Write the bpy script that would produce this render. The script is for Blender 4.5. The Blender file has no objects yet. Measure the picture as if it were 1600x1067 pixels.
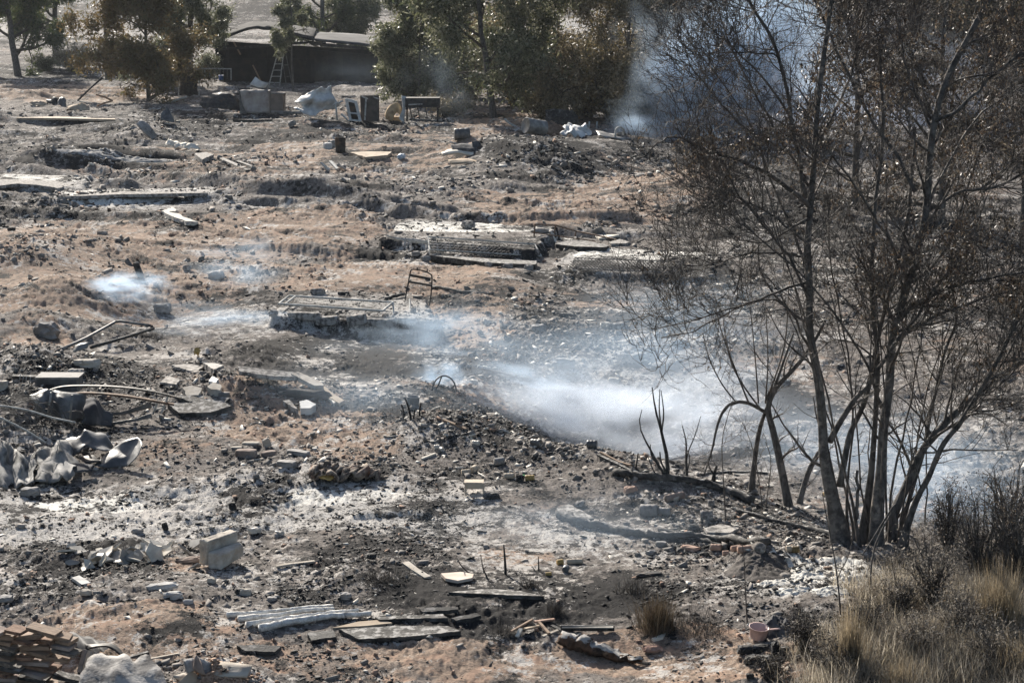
import bpy, math, random
import numpy as np
from mathutils import Vector

# ---------------------------------------------------------------- camera, world, sun, exposure
sc = bpy.context.scene
F, CX, CY, H = 2900.0, 800.0, 533.5, 4.8
KF = F/2200; PITCH = math.atan(552.6/F)
cd = bpy.data.cameras.new("camera"); cam = bpy.data.objects.new("camera", cd)
sc.collection.objects.link(cam); sc.camera = cam
cam.location = (0, 0, H); cam.rotation_euler = (math.radians(90) - PITCH, 0, 0)
cd.sensor_width = 36; cd.lens = F / 1600 * 36; cd.clip_start = .1; cd.clip_end = 3000
SUN_EL, SUN_AZ = math.radians(27), (0.40, -0.92)            # direction the light travels over the ground
w = bpy.data.worlds.new("World"); sc.world = w; w.use_nodes = True
nt = w.node_tree; sky = nt.nodes.new("ShaderNodeTexSky"); sky.sky_type = 'NISHITA'; sky.sun_disc = False
sky.sun_elevation = SUN_EL; sky.sun_rotation = math.atan2(-SUN_AZ[0], -SUN_AZ[1]); sky.dust_density = 2.0
nt.links.new(sky.outputs[0], nt.nodes["Background"].inputs[0]); nt.nodes["Background"].inputs[1].default_value = .07
ld = bpy.data.lights.new("sun", 'SUN'); ld.energy = 5.0; ld.angle = math.radians(.5); ld.color = (1, .93, .83)
sun = bpy.data.objects.new("sun", ld); sc.collection.objects.link(sun)
n_ = math.hypot(*SUN_AZ)
sd = Vector((SUN_AZ[0]/n_*math.cos(SUN_EL), SUN_AZ[1]/n_*math.cos(SUN_EL), -math.sin(SUN_EL)))
sun.rotation_euler = sd.to_track_quat('-Z', 'Y').to_euler(); sun.location = (-20, 60, 40)
sc.view_settings.view_transform = 'Standard'; sc.view_settings.look = 'None'
sc.view_settings.exposure = 0.95; sc.view_settings.gamma = 1
cy = sc.cycles
cy.use_denoising = True; cy.max_bounces = 5; cy.diffuse_bounces = 2; cy.glossy_bounces = 2; cy.volume_bounces = 1; cy.transparent_max_bounces = 8
cy.volume_step_rate = 1.0; cy.volume_max_steps = 96; cy.caustics_reflective = False; cy.caustics_refractive = False

# ---------------------------------------------------------------- projection helpers (photo pixel -> metres)
RNG = np.random.default_rng(7); rnd = random.Random(7)
cp, sp = math.cos(PITCH), math.sin(PITCH)
def ray(px, py):
    a, b = (px-CX)/F, (CY-py)/F
    return np.array([a, cp + b*sp, -sp + b*cp])
def proj(x, y, z):
    zc = y*cp - (z-H)*sp; yc = y*sp + (z-H)*cp
    return CX + F*x/zc, CY - F*yc/zc
def G0(px, py, z=0.0):
    d = ray(px, py); t = (z-H)/d[2]; return d[0]*t, d[1]*t
def VP(px, py, Y):
    d = ray(px, py); t = Y/d[1]; return np.array([d[0]*t, Y, H + d[2]*t])

# ---------------------------------------------------------------- noise
def _h(ix, iy, s):
    n = (ix*np.uint32(374761393) + iy*np.uint32(668265263) + np.uint32(s*1442695041 & 0xffffffff)).astype(np.uint32)
    n = (n ^ (n >> np.uint32(13))) * np.uint32(1274126177); n = n ^ (n >> np.uint32(16))
    return n.astype(np.float32) * np.float32(1/4294967295.)
def vn(x, y, s=0):
    x = np.asarray(x, np.float64)+1000; y = np.asarray(y, np.float64)+1000
    fx = np.floor(x); fy = np.floor(y); ix = fx.astype(np.uint32); iy = fy.astype(np.uint32)
    u = (x-fx).astype(np.float32); v = (y-fy).astype(np.float32); u = u*u*(3-2*u); v = v*v*(3-2*v); o = np.uint32(1)
    a = _h(ix, iy, s); b = _h(ix+o, iy, s); c = _h(ix, iy+o, s); d = _h(ix+o, iy+o, s)
    return (a+(b-a)*u)*(1-v) + (c+(d-c)*u)*v
def fbm(x, y, o=4, s=0, g=.5, ridge=False):
    t = 0; a = 1; n = 0
    for k in range(o):
        q = vn(x*2**k + 17.3*k, y*2**k - 9.1*k, s+k)
        if ridge: q = 1-np.abs(2*q-1)
        t = t + a*q; n += a; a *= g
    return t/n
def sst(a, b, x):
    t = np.clip((x-a)/(b-a), 0, 1); return t*t*(3-2*t)

# ---------------------------------------------------------------- terrain
# bumps: px, py, half-width m, half-depth m, height m, rotation deg
BUMPS = [
 (830,262,2.6,2.6,.75,0),(740,250,1.6,1.6,.35,0),(960,250,2.2,2.5,.35,0),(1130,300,2.5,2.5,.5,0),
 (60,420,1.7,2.2,.45,0),(120,470,1.3,1.2,.35,-30),(20,540,1.2,1.2,.4,0),(215,478,1.3,1.3,-.30,0),(330,470,1.5,1.2,-.12,0),
 (60,585,1.0,1.0,.35,0),(30,660,.9,.9,.35,0),(120,250,2.6,1.5,.3,0),(150,262,3.0,.5,-.2,0),
 (440,630,.9,.7,.26,0),(330,630,.8,.8,.16,0),(790,665,.9,.9,.2,0),(700,690,.8,.5,.24,-20),(900,725,1.2,.45,.26,-25),(640,620,.7,.8,.18,0),
 (960,650,1.7,1.6,-.45,-10),(880,610,1.0,1.2,-.2,0),(1000,760,.9,.5,.15,0),(560,700,1.2,.8,.1,0),
 (1185,890,.30,.22,.16,0),(590,900,.5,.4,.1,0),(210,930,.9,.6,.1,0),(240,985,.8,.4,.08,0),
 (700,520,.9,1.2,-.16,20),(1120,520,2.0,2.0,.2,0),(1500,1000,1.2,1.0,.2,0),
 (500,745,1.5,.5,.05,0),(950,1020,.7,.35,-.07,0),(80,770,.8,.5,-.08,0),(770,455,.9,1.5,.16,0),(620,465,.7,.7,-.16,0),
 (40,190,2.5,3,.35,0),(230,215,1.8,2.0,.5,0),(420,210,2.5,2.5,.25,0),(600,240,2.0,2.0,.2,0),(345,1075,.35,.25,.22,0)]
_B = []
for (px,py,rx,ry,h,a) in BUMPS:
    x,y = G0(px,py); ry *= KF; r = math.radians(a); _B.append((x,y,rx,ry,h,math.cos(r),math.sin(r)))
# flat raised hut floors: corner pixels (front-left, front-right, back-right, back-left), height m
PADS = [([(592,392),(838,412),(872,372),(632,358)], .22), ([(425,512),(690,520),(655,470),(450,470)], .16),
        ([(860,430),(1110,444),(1120,405),(890,392)], .10), ([(60,322),(330,318),(340,300),(95,302)], .12), ([(-60,300),(130,306),(140,284),(-60,284)], .16),
        ([(560,806),(660,806),(712,778),(620,778)], .035)]
_P = [([G0(*p) for p in q], h) for q,h in PADS]
FURROWS = [([(330,352),(520,378),(640,392)],-.07,.13),([(300,362),(480,390),(600,405)],-.07,.13),([(880,300),(980,318),(1100,330)],-.08,.14),([(560,262),(700,285),(860,318)],-.08,.14),([(540,272),(680,297),(840,332)],-.08,.14),([(0,345),(200,352),(330,352)],-.06,.13),([(150,270),(400,300),(700,345),(980,352)],.22,.30),([(200,300),(460,330),(600,350)],-.16,.22),([(560,330),(720,350),(980,372)],-.16,.25),
           ([(100,245),(190,250),(280,252)],-.3,.3),([(380,308),(560,322),(700,330)],.18,.25),([(0,268),(200,290)],.2,.3)]
_FU = [([G0(*p) for p in q], h, w_) for q,h,w_ in FURROWS]
def segd(x, y, a, b):
    dx,dy = b[0]-a[0], b[1]-a[1]; t = np.clip(((x-a[0])*dx+(y-a[1])*dy)/(dx*dx+dy*dy),0,1)
    return np.hypot(x-a[0]-t*dx, y-a[1]-t*dy)
def pad_in(x, y, q, soft=.06):
    d = np.full(np.shape(x), 1e9)
    n = len(q)
    for i in range(n):
        a,b = q[i], q[(i+1)%n]; ex,ey = b[0]-a[0], b[1]-a[1]; L = math.hypot(ex,ey)
        d = np.minimum(d, (ex*(y-a[1]) - ey*(x-a[0]))/L)
    return sst(-soft, soft, d + (vn(x*5,y*5,77)-.5)*.16)
def height(x, y, fine=True):
    x = np.asarray(x, np.float64); y = np.asarray(y, np.float64)
    h = np.zeros(x.shape)
    yk = y/KF
    h += (fbm(x*.22,yk*.22,3,1)-.5)*.42*sst(14,34,yk) + (fbm(x*.5,y*.5,2,5)-.5)*.22
    for (bx,by,rx,ry,bh,c,s) in _B:
        dx = x-bx; dy = y-by; u = (dx*c+dy*s)/rx; v = (-dx*s+dy*c)/ry; q = u*u+v*v
        h += bh*np.exp(-q*1.4)
    # long terrace furrows running across the slope
    tr = fbm(x*.12+y*.05, yk*.62+x*.13, 3, 21, ridge=True)
    h += (sst(.62,.9,tr))*.15*sst(20,30,yk)*(1-sst(75,90,yk))
    for pts,fh,fw in _FU:
        d = np.full(x.shape, 1e9)
        for a,b in zip(pts,pts[1:]): d = np.minimum(d, segd(x,y,a,b))
        h += fh*np.exp(-(d/fw)**2*1.2)
    m = np.zeros(x.shape)
    for q,ph in _P:
        k = pad_in(x,y,q); cx_ = sum(p[0] for p in q)/4; cy_ = sum(p[1] for p in q)/4
        h = h*(1-k*.85) + k*ph; m = np.maximum(m,k)
    h += sst(84,170,yk)*9 + np.maximum(0,yk-170)*.05 + sst(98,140,yk)*(fbm(x*.06,yk*.12,4,31,.6)-.5)*6
    if fine:
        rough = sst(.38,.7,fbm(x*.8,y*.8,3,9))*.9+.25; rough = rough*(1-.75*m)
        fr = 1+sst(18,40,yk)*.5
        h += rough*fr*(fbm(x*2.3,y*2.3,4,11,.62,True)-.5)*.10
        h += rough*(fbm(x*9,y*9,3,41,.65,True)-.5)*.055*np.minimum(fr,1.6)
        h += (vn(x*34,y*34,51)-.5)*.012
    return h
def GP(px, py, lift=0.0):
    """terrain point seen at photo pixel px,py"""
    d = ray(px, py); x0,y0 = G0(px,py,1.1); x1,y1 = G0(px,py,-.8)
    if d[2] > -.02 or y1 > 600: y1 = min(600, abs(y1)) if d[2] < 0 else 600
    ts = np.linspace(y0, y1, 260)/d[1]; X = d[0]*ts; Y = d[1]*ts; Z = H+d[2]*ts
    g = height(X,Y); k = np.argmax(Z <= g); k = k if Z[k] <= g[k] else len(ts)-1
    return np.array([X[k], Y[k], g[k]+lift])
def mpp(px, py):
    return GP(px,py)[1]/F/cp        # metres per photo pixel about there

# ---------------------------------------------------------------- materials
MATS = {}
def mat(name, c1, c2=None, scale=8, rough=.85, bump=.3, bscale=None, metal=0, c3=None, th=(.4,.6), bdist=.01, detail=6, stretch=None, dust=0):
    if name in MATS: return MATS[name]
    m = bpy.data.materials.new(name); m.use_nodes = True; t = m.node_tree; N = t.nodes; L = t.links; b = N["Principled BSDF"]
    b.inputs["Roughness"].default_value = rough; b.inputs["Metallic"].default_value = metal
    b.inputs["Specular IOR Level"].default_value = .3
    tc = N.new("ShaderNodeTexCoord"); co = tc.outputs["Object"]
    if stretch:
        mp = N.new("ShaderNodeMapping"); mp.inputs["Scale"].default_value = stretch; L.new(co, mp.inputs[0]); co = mp.outputs[0]
    def noise(s, d=detail, off=0):
        n = N.new("ShaderNodeTexNoise"); n.inputs["Scale"].default_value = s; n.inputs["Detail"].default_value = d; n.inputs["Roughness"].default_value = .62
        if off:
            mp = N.new("ShaderNodeMapping"); mp.inputs["Location"].default_value = (off,off*2,-off); L.new(co,mp.inputs[0]); L.new(mp.outputs[0],n.inputs[0])
        else: L.new(co, n.inputs[0])
        return n.outputs[0]
    r = N.new("ShaderNodeValToRGB"); r.color_ramp.elements[0].position = th[0]; r.color_ramp.elements[1].position = th[1]
    c2 = c2 or c1; r.color_ramp.elements[0].color = (*c1,1); r.color_ramp.elements[1].color = (*c2,1)
    L.new(noise(scale), r.inputs[0]); out = r.outputs[0]
    if c3:
        mx = N.new("ShaderNodeMix"); mx.data_type = 'RGBA'; r2 = N.new("ShaderNodeValToRGB"); r2.color_ramp.elements[0].position = .55; r2.color_ramp.elements[1].position = .66
        L.new(noise(scale*.6,8,3.1), r2.inputs[0]); L.new(r2.outputs[0], mx.inputs[0]); L.new(out, mx.inputs[6]); mx.inputs[7].default_value = (*c3,1); out = mx.outputs[2]
    if dust:                                                  # pale ash that has settled on the upward faces
        ge = N.new("ShaderNodeNewGeometry"); sx = N.new("ShaderNodeSeparateXYZ"); L.new(ge.outputs["Normal"], sx.inputs[0]); ad = N.new("ShaderNodeMath"); ad.operation = 'MULTIPLY_ADD'
        L.new(noise(scale*1.7,8,5.3), ad.inputs[0]); ad.inputs[1].default_value = 1.6; ad.inputs[2].default_value = -.8; a2 = N.new("ShaderNodeMath"); L.new(ad.outputs[0],a2.inputs[0]); L.new(sx.outputs[2],a2.inputs[1])
        r3 = N.new("ShaderNodeMapRange"); r3.interpolation_type = 'SMOOTHSTEP'; r3.inputs[1].default_value = 1.05-dust; r3.inputs[2].default_value = 1.3-dust; L.new(a2.outputs[0],r3.inputs[0])
        m3 = N.new("ShaderNodeMix"); m3.data_type = 'RGBA'; L.new(r3.outputs[0],m3.inputs[0]); L.new(out,m3.inputs[6]); m3.inputs[7].default_value = (.36,.345,.325,1); out = m3.outputs[2]
    L.new(out, b.inputs["Base Color"])
    if bump:
        bp = N.new("ShaderNodeBump"); bp.inputs["Strength"].default_value = bump; bp.inputs["Distance"].default_value = bdist
        L.new(noise(bscale or scale*4), bp.inputs["Height"]); L.new(bp.outputs[0], b.inputs["Normal"])
    MATS[name] = m; return m
CHAR = mat("charred_wood", (.012,.012,.013), (.05,.048,.046), 14, .8, .8, c3=(.16,.155,.15))
CHAR2 = mat("charred_bark_ashy", (.02,.019,.018), (.085,.08,.075), 9, .85, .8, c3=(.2,.19,.18), dust=.12)
BARK = mat("scorched_bark", (.05,.046,.044), (.145,.135,.125), 26, .85, .9, c3=(.19,.175,.16), stretch=(1,1,.35))
PALEBARK = mat("peeling_bark", (.06,.055,.052), (.16,.15,.138), 16, .85, .6, c3=(.3,.26,.22))
TWIG = mat("twig", (.045,.040,.037), (.15,.13,.115), 10, .7, 0)  # lighter tone carries the sun glint on twigs as colour
TWIGF = mat("far_twig", (.05,.04,.03), (.10,.085,.065), 3, .8, 0)
CONC = mat("concrete", (.34,.30,.25), (.50,.46,.40), 6, .9, .5, c3=(.2,.18,.16))
SLAB = mat("ash_covered_slab", (.12,.112,.105), (.40,.375,.345), 14, .95, .8, c3=(.07,.066,.062), th=(.42,.56), detail=10)
PLASTER = mat("cream_board", (.55,.50,.42), (.68,.64,.56), 4, .85, .3, c3=(.3,.27,.23))
WHITE = mat("white_sheet", (.42,.43,.43), (.64,.64,.62), 3, .6, .2, c3=(.35,.34,.32))
CERAM = mat("white_ceramic", (.42,.38,.32), (.62,.58,.51), 7, .45, .1, c3=(.4,.36,.3))
ASHW = mat("white_ash", (.52,.51,.48), (.78,.77,.74), 30, .95, .8, c3=(.3,.29,.28))
GALV = mat("scorched_sheet_metal", (.07,.073,.077), (.17,.172,.17), 5, .5, .25, metal=.35, c3=(.07,.07,.075))
GALVP = mat("pale_sheet_metal", (.15,.148,.14), (.27,.265,.25), 5, .5, .25, metal=.3, c3=(.16,.15,.145))
DARKM = mat("blackened_metal", (.018,.018,.02), (.06,.058,.056), 8, .6, .3, metal=.4, c3=(.10,.07,.05))
GREYM = mat("burnt_grey_tube", (.10,.10,.10), (.22,.215,.205), 10, .6, .2, metal=.3, c3=(.06,.05,.045))
RUST = mat("rusty_metal", (.12,.07,.045), (.24,.16,.11), 9, .8, .4, c3=(.05,.04,.035))
RUSTP = mat("heat_stained_sheet", (.26,.23,.215), (.40,.37,.35), 2.2, .55, .2, metal=.2, c3=(.10,.09,.10))
WOOD = mat("weathered_plank", (.17,.115,.078), (.30,.21,.145), 9, .8, .3, stretch=(1,6,6), c3=(.16,.10,.06))
TANB = mat("tan_board", (.32,.25,.18), (.44,.36,.27), 4, .85, .2, c3=(.25,.19,.14))
BRICK = mat("scorched_brick", (.20,.15,.125), (.33,.27,.23), 7, .9, .4, c3=(.08,.07,.065))
STONE = mat("grey_stone", (.17,.16,.15), (.32,.30,.28), 6, .9, .6, c3=(.09,.085,.08), dust=.3)
CLOTH = mat("burnt_cloth", (.035,.035,.04), (.08,.08,.085), 5, .9, .4, c3=(.18,.17,.16))
TERRA = mat("terracotta", (.33,.21,.155), (.45,.31,.24), 6, .8, .2, c3=(.3,.2,.15))
PINKP = mat("pink_enamel", (.50,.36,.33), (.60,.45,.42), 5, .5, .1, c3=(.3,.22,.2))
YELL = mat("yellow_plastic", (.36,.22,.06), (.46,.33,.13), 6, .6, .2, c3=(.4,.18,.04))
BLUEP = mat("blue_plastic", (.03,.10,.35), (.05,.16,.45), 6, .5, .1)
GREENP = mat("green_plastic", (.02,.28,.06), (.03,.4,.1), 6, .5, .1)
BEIGE = mat("beige_plastic", (.40,.33,.25), (.52,.44,.34), 4, .7, .1, c3=(.28,.22,.17))
TANC = mat("tan_upholstery", (.36,.26,.15), (.48,.36,.22), 5, .9, .2, c3=(.22,.15,.09))
PALES = mat("ashy_pale_metal_tube", (.35,.35,.33), (.5,.5,.47), 14, .7, .2, c3=(.14,.14,.135))

# ---------------------------------------------------------------- object helpers
OFF = {}
def _link(o, parent):
    sc.collection.objects.link(o)
    if parent: o.parent = parent
def tag(o, label=None, cat=None, group=None, kind=None):
    if label: o["label"] = label
    if cat: o["category"] = cat
    if group: o["group"] = group
    if kind or cat: o["kind"] = kind or 'thing'
    return o
def thing(name, label, cat, loc, group=None):
    o = bpy.data.objects.new(name, None); o.empty_display_size = .1; sc.collection.objects.link(o)
    o.location = tuple(float(v) for v in loc); OFF[o.name] = np.array(loc, float); return tag(o, label, cat, group)
def mk(name, V, Fc, m, parent=None, smooth=False, mi=None, mats=None, recenter=True):
    V = np.asarray(V, np.float64)
    if parent is not None: off = OFF[parent.name]
    elif recenter: off = np.array([V[:,0].mean(), V[:,1].mean(), V[:,2].min()])
    else: off = np.zeros(3)
    me = bpy.data.meshes.new(name)
    if isinstance(Fc, np.ndarray):
        k = Fc.shape[1]; n = len(Fc)
        me.vertices.add(len(V)); me.vertices.foreach_set("co", (V-off).astype(np.float32).ravel())
        me.loops.add(n*k); me.loops.foreach_set("vertex_index", Fc.astype(np.int32).ravel())
        me.polygons.add(n); me.polygons.foreach_set("loop_start", np.arange(0,n*k,k,dtype=np.int32))
        me.update(calc_edges=True)
    else:
        me.from_pydata((V-off).tolist(), [], [tuple(int(i) for i in f) for f in Fc])
    for q in (mats or [m]): me.materials.append(q)
    if mi is not None: me.polygons.foreach_set("material_index", np.asarray(mi, np.int32))
    if smooth: me.polygons.foreach_set("use_smooth", np.ones(len(me.polygons), bool))
    me.update()
    o = bpy.data.objects.new(name, me); _link(o, parent)
    if parent is None:
        o.location = off; OFF[o.name] = off
    else: OFF[o.name] = off
    return o
class MB:
    def __init__(s): s.v = []; s.f = []
    def add(s, V, Fc):
        o = len(s.v); s.v += [tuple(p) for p in V]; s.f += [tuple(i+o for i in f) for f in Fc]; return s
    def box(s, c, size, ax=None, jit=0):
        """box about centre c with size, ax = 3 unit axes"""
        ax = np.eye(3) if ax is None else np.asarray(ax); c = np.asarray(c, float); V = []
        for i in (-1,1):
            for j in (-1,1):
                for k in (-1,1):
                    V.append(c + ax[0]*i*size[0]/2 + ax[1]*j*size[1]/2 + ax[2]*k*size[2]/2 + (RNG.random(3)-.5)*jit)
        return s.add(V, [(0,1,3,2),(4,6,7,5),(0,4,5,1),(2,3,7,6),(0,2,6,4),(1,5,7,3)])
    def bar(s, a, b, w_, t_, jit=0):
        a = np.asarray(a,float); b = np.asarray(b,float); d = b-a; L = np.linalg.norm(d); d = d/L
        u = np.cross((0,0,1), d) if abs(d[2]) < .95 else np.cross((0,1,0), d); u = u/np.linalg.norm(u); v = np.cross(d,u)
        return s.box((a+b)/2, (L,w_,t_), (d,u,v), jit)
    def tube(s, pts, r, n=8, cap=True):
        P = np.asarray(pts,float); k = len(P); R = np.full(k, r) if np.isscalar(r) else np.asarray(r,float)
        V, Fc = tube_batch(P[None], R[None], n); Fc = Fc.tolist()
        if cap: Fc.append(tuple(range(n))[::-1]); Fc.append(tuple(range((k-1)*n, k*n)))
        return s.add(V, Fc)
    def lathe(s, prof, o, ax=(0,0,1), n=20):
        """prof = (radius, along) pairs about axis ax from origin o"""
        ax = np.asarray(ax,float); ax = ax/np.linalg.norm(ax); u = np.cross(ax,(.3,.9,.2)); u /= np.linalg.norm(u); v = np.cross(ax,u); V = []; Fc = []
        for r,z in prof:
            for i in range(n):
                a = 2*math.pi*i/n; V.append(np.asarray(o)+ax*z+(u*math.cos(a)+v*math.sin(a))*r)
        for j in range(len(prof)-1):
            for i in range(n): Fc.append((j*n+i, j*n+(i+1)%n, (j+1)*n+(i+1)%n, (j+1)*n+i))
        return s.add(V, Fc)
    def mk(s, name, m, parent=None, smooth=False, bevel=0):
        o = mk(name, s.v, s.f, m, parent, smooth)
        if bevel:
            b = o.modifiers.new("bevel", 'BEVEL'); b.width = bevel; b.segments = 2; b.limit_method = 'ANGLE'
        return o
def tube_batch(P, R, n=4):
    """P (N,k,3), R (N,k) -> verts, quads"""
    N, k, _ = P.shape
    T = np.gradient(P, axis=1) if k > 2 else np.repeat(P[:,1:]-P[:,:1], 2, axis=1)
    T /= np.linalg.norm(T, axis=2, keepdims=True)+1e-9
    ref = np.where(np.abs(T[:,:1,2:3]) < .8, np.array([0,0,1.]), np.array([1.,.2,0])); ref = np.repeat(ref, k, axis=1)
    U = np.cross(T, ref); U /= np.linalg.norm(U, axis=2, keepdims=True)+1e-9; W = np.cross(T, U)
    a = np.arange(n)*2*np.pi/n
    V = P[:,:,None,:] + R[:,:,None,None]*(U[:,:,None,:]*np.cos(a)[None,None,:,None] + W[:,:,None,:]*np.sin(a)[None,None,:,None])
    idx = np.arange(N*k*n).reshape(N,k,n); A = idx[:,:-1,:]; B = np.roll(A,-1,axis=2); D = idx[:,1:,:]; C = np.roll(D,-1,axis=2)
    return V.reshape(-1,3), np.stack([A,B,C,D],-1).reshape(-1,4)
def resample(pts, k):
    P = np.asarray(pts,float); 
    d = np.r_[0, np.cumsum(np.linalg.norm(np.diff(P[:,:3],axis=0),axis=1))]; t = np.linspace(0,d[-1],k)
    return np.stack([np.interp(t,d,P[:,i]) for i in range(P.shape[1])],1)
def catmull(P, n):
    """P (m,...) control -> n per span smooth"""
    P = np.asarray(P,float); Q = np.concatenate([2*P[:1]-P[1:2], P, 2*P[-1:]-P[-2:-1]]); out = []
    for i in range(1,len(Q)-2):
        for t in np.arange(n)/n:
            out.append(.5*((2*Q[i])+(-Q[i-1]+Q[i+1])*t+(2*Q[i-1]-5*Q[i]+4*Q[i+1]-Q[i+2])*t*t+(-Q[i-1]+3*Q[i]-3*Q[i+1]+Q[i+2])*t**3))
    out.append(P[-1]); return np.array(out)
def nrm0(a): return a/np.linalg.norm(a)
def sheet(name, grid, Y0, m, th=.006, n=6, crumple=0, sharp=False, parent=None, world=False, cs=6, flat=True):
    """a bent sheet: grid rows of (px, py, depth offset m) about depth Y0 (or world points)"""
    C = np.array([[p if world else VP(p[0],p[1],Y0+p[2]) for p in row] for row in grid], float)
    if sharp:
        def lin(P,n): return np.array([P[i]+(P[i+1]-P[i])*t for i in range(len(P)-1) for t in np.arange(n)/n]+[P[-1]])
        C = lin(C,n); C = lin(C.swapaxes(0,1),n).swapaxes(0,1)
    else:
        C = catmull(C,n); C = catmull(C.swapaxes(0,1),n).swapaxes(0,1)
    a,b,_ = C.shape
    if crumple:
        q = C*cs; C = C + .9*crumple*np.stack([fbm(q[...,0]+q[...,2]+s*7, q[...,1]*.7-q[...,2]+s, 3, s+60, .55, True)-.5 for s in range(3)],-1)*np.array([.6,1,.9])
        for s in range(5):
            dv = nrm0(RNG.normal(size=3)); ph = (q@dv)*(.5+.5*RNG.random())+RNG.random(); C = C + (np.abs((ph%1)-.5)-.25)[...,None]*crumple*.8*nrm0(RNG.normal(size=3)*np.array([.6,1,.9]))
    I = np.arange(a*b).reshape(a,b); Fc = np.stack([I[:-1,:-1],I[:-1,1:],I[1:,1:],I[1:,:-1]],-1).reshape(-1,4)
    o = mk(name, C.reshape(-1,3), Fc, m, parent, smooth=not (crumple and flat))
    s = o.modifiers.new("thickness",'SOLIDIFY'); s.thickness = th; s.offset = 0
    return o
def slab(name, pts, th, m, lift=0.0, parent=None, tilt=0, rag=0.0, bevel=0, base=None):
    """flat slab lying on the ground: outline in photo pixels"""
    W = np.array([GP(*p) for p in pts]); z = W[:,2]; A = np.c_[W[:,:2], np.ones(len(W))]
    co,*_ = np.linalg.lstsq(A, z, rcond=None) if len(W) > 2 else (np.zeros(3),)
    if rag:
        out = []
        for i in range(len(W)):
            a,b = W[i], W[(i+1)%len(W)]; L = np.linalg.norm(b-a); k = max(2, int(L/ (rag*2.5)))
            for t in np.arange(k)/k: out.append(a+(b-a)*t+np.r_[(RNG.random(2)-.5)*rag*(t>0),0])
        W = np.array(out)
    zz = W[:,0]*co[0]+W[:,1]*co[1]+co[2] + lift + .3*th
    co2 = zz.copy(); n = len(W)
    V = [(W[i,0],W[i,1],zz[i]+th) for i in range(n)] + [(W[i,0],W[i,1],zz[i]-th*.6) for i in range(n)]
    Fc = [tuple(range(n))[::-1], tuple(range(n,2*n))] + [(i,(i+1)%n,n+(i+1)%n,n+i) for i in range(n)]
    area = sum(W[i,0]*W[(i+1)%n,1]-W[(i+1)%n,0]*W[i,1] for i in range(n))
    if area > 0: Fc = [f[::-1] for f in Fc]
    o = mk(name, V, Fc, m, parent)
    if bevel:
        b = o.modifiers.new("bevel",'BEVEL'); b.width = bevel; b.segments = 1
    return o
def chunk(name, c, size, m, rz=0, tilt=0, seed=0, rough=.18, parent=None, cuts=3):
    """irregular broken block: a subdivided box with knocked corners"""
    r = np.random.default_rng(seed+11); k = cuts+2; V = []; idx = {}; Fc = []
    L = np.linspace(-1,1,k)
    def vid(i,j,l):
        if (i,j,l) not in idx:
            p = np.array([L[i],L[j],L[l]]); e = (np.abs(p)>.99).sum(); q = p*(1-.07*max(0,e-1)); k_ = min(1,max(0,rough-.15)*2.6); q = q*(1-k_) + k_*q/np.linalg.norm(q)*1.12; q = q + (r.random(3)-.5)*rough*(1.3 if e>1 else .8)
            idx[(i,j,l)] = len(V); V.append(q)
        return idx[(i,j,l)]
    for a in range(k-1):
        for b in range(k-1):
            Fc += [(vid(a,b,0),vid(a,b+1,0),vid(a+1,b+1,0),vid(a+1,b,0)),(vid(a,b,k-1),vid(a+1,b,k-1),vid(a+1,b+1,k-1),vid(a,b+1,k-1)),
                   (vid(a,0,b),vid(a+1,0,b),vid(a+1,0,b+1),vid(a,0,b+1)),(vid(a,k-1,b),vid(a,k-1,b+1),vid(a+1,k-1,b+1),vid(a+1,k-1,b)),
                   (vid(0,a,b),vid(0,a,b+1),vid(0,a+1,b+1),vid(0,a+1,b)),(vid(k-1,a,b),vid(k-1,a+1,b),vid(k-1,a+1,b+1),vid(k-1,a,b+1))]
    V = np.array(V)*np.array(size)/2; ct,st = math.cos(tilt),math.sin(tilt); V = V@np.array([[ct,0,-st],[0,1,0],[st,0,ct]]).T
    c_,s_ = math.cos(rz),math.sin(rz); V = V@np.array([[c_,-s_,0],[s_,c_,0],[0,0,1]]).T
    V = V + np.array(c) + np.array([0,0,size[2]*.36])
    return mk(name, V, Fc, m, parent)

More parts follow.
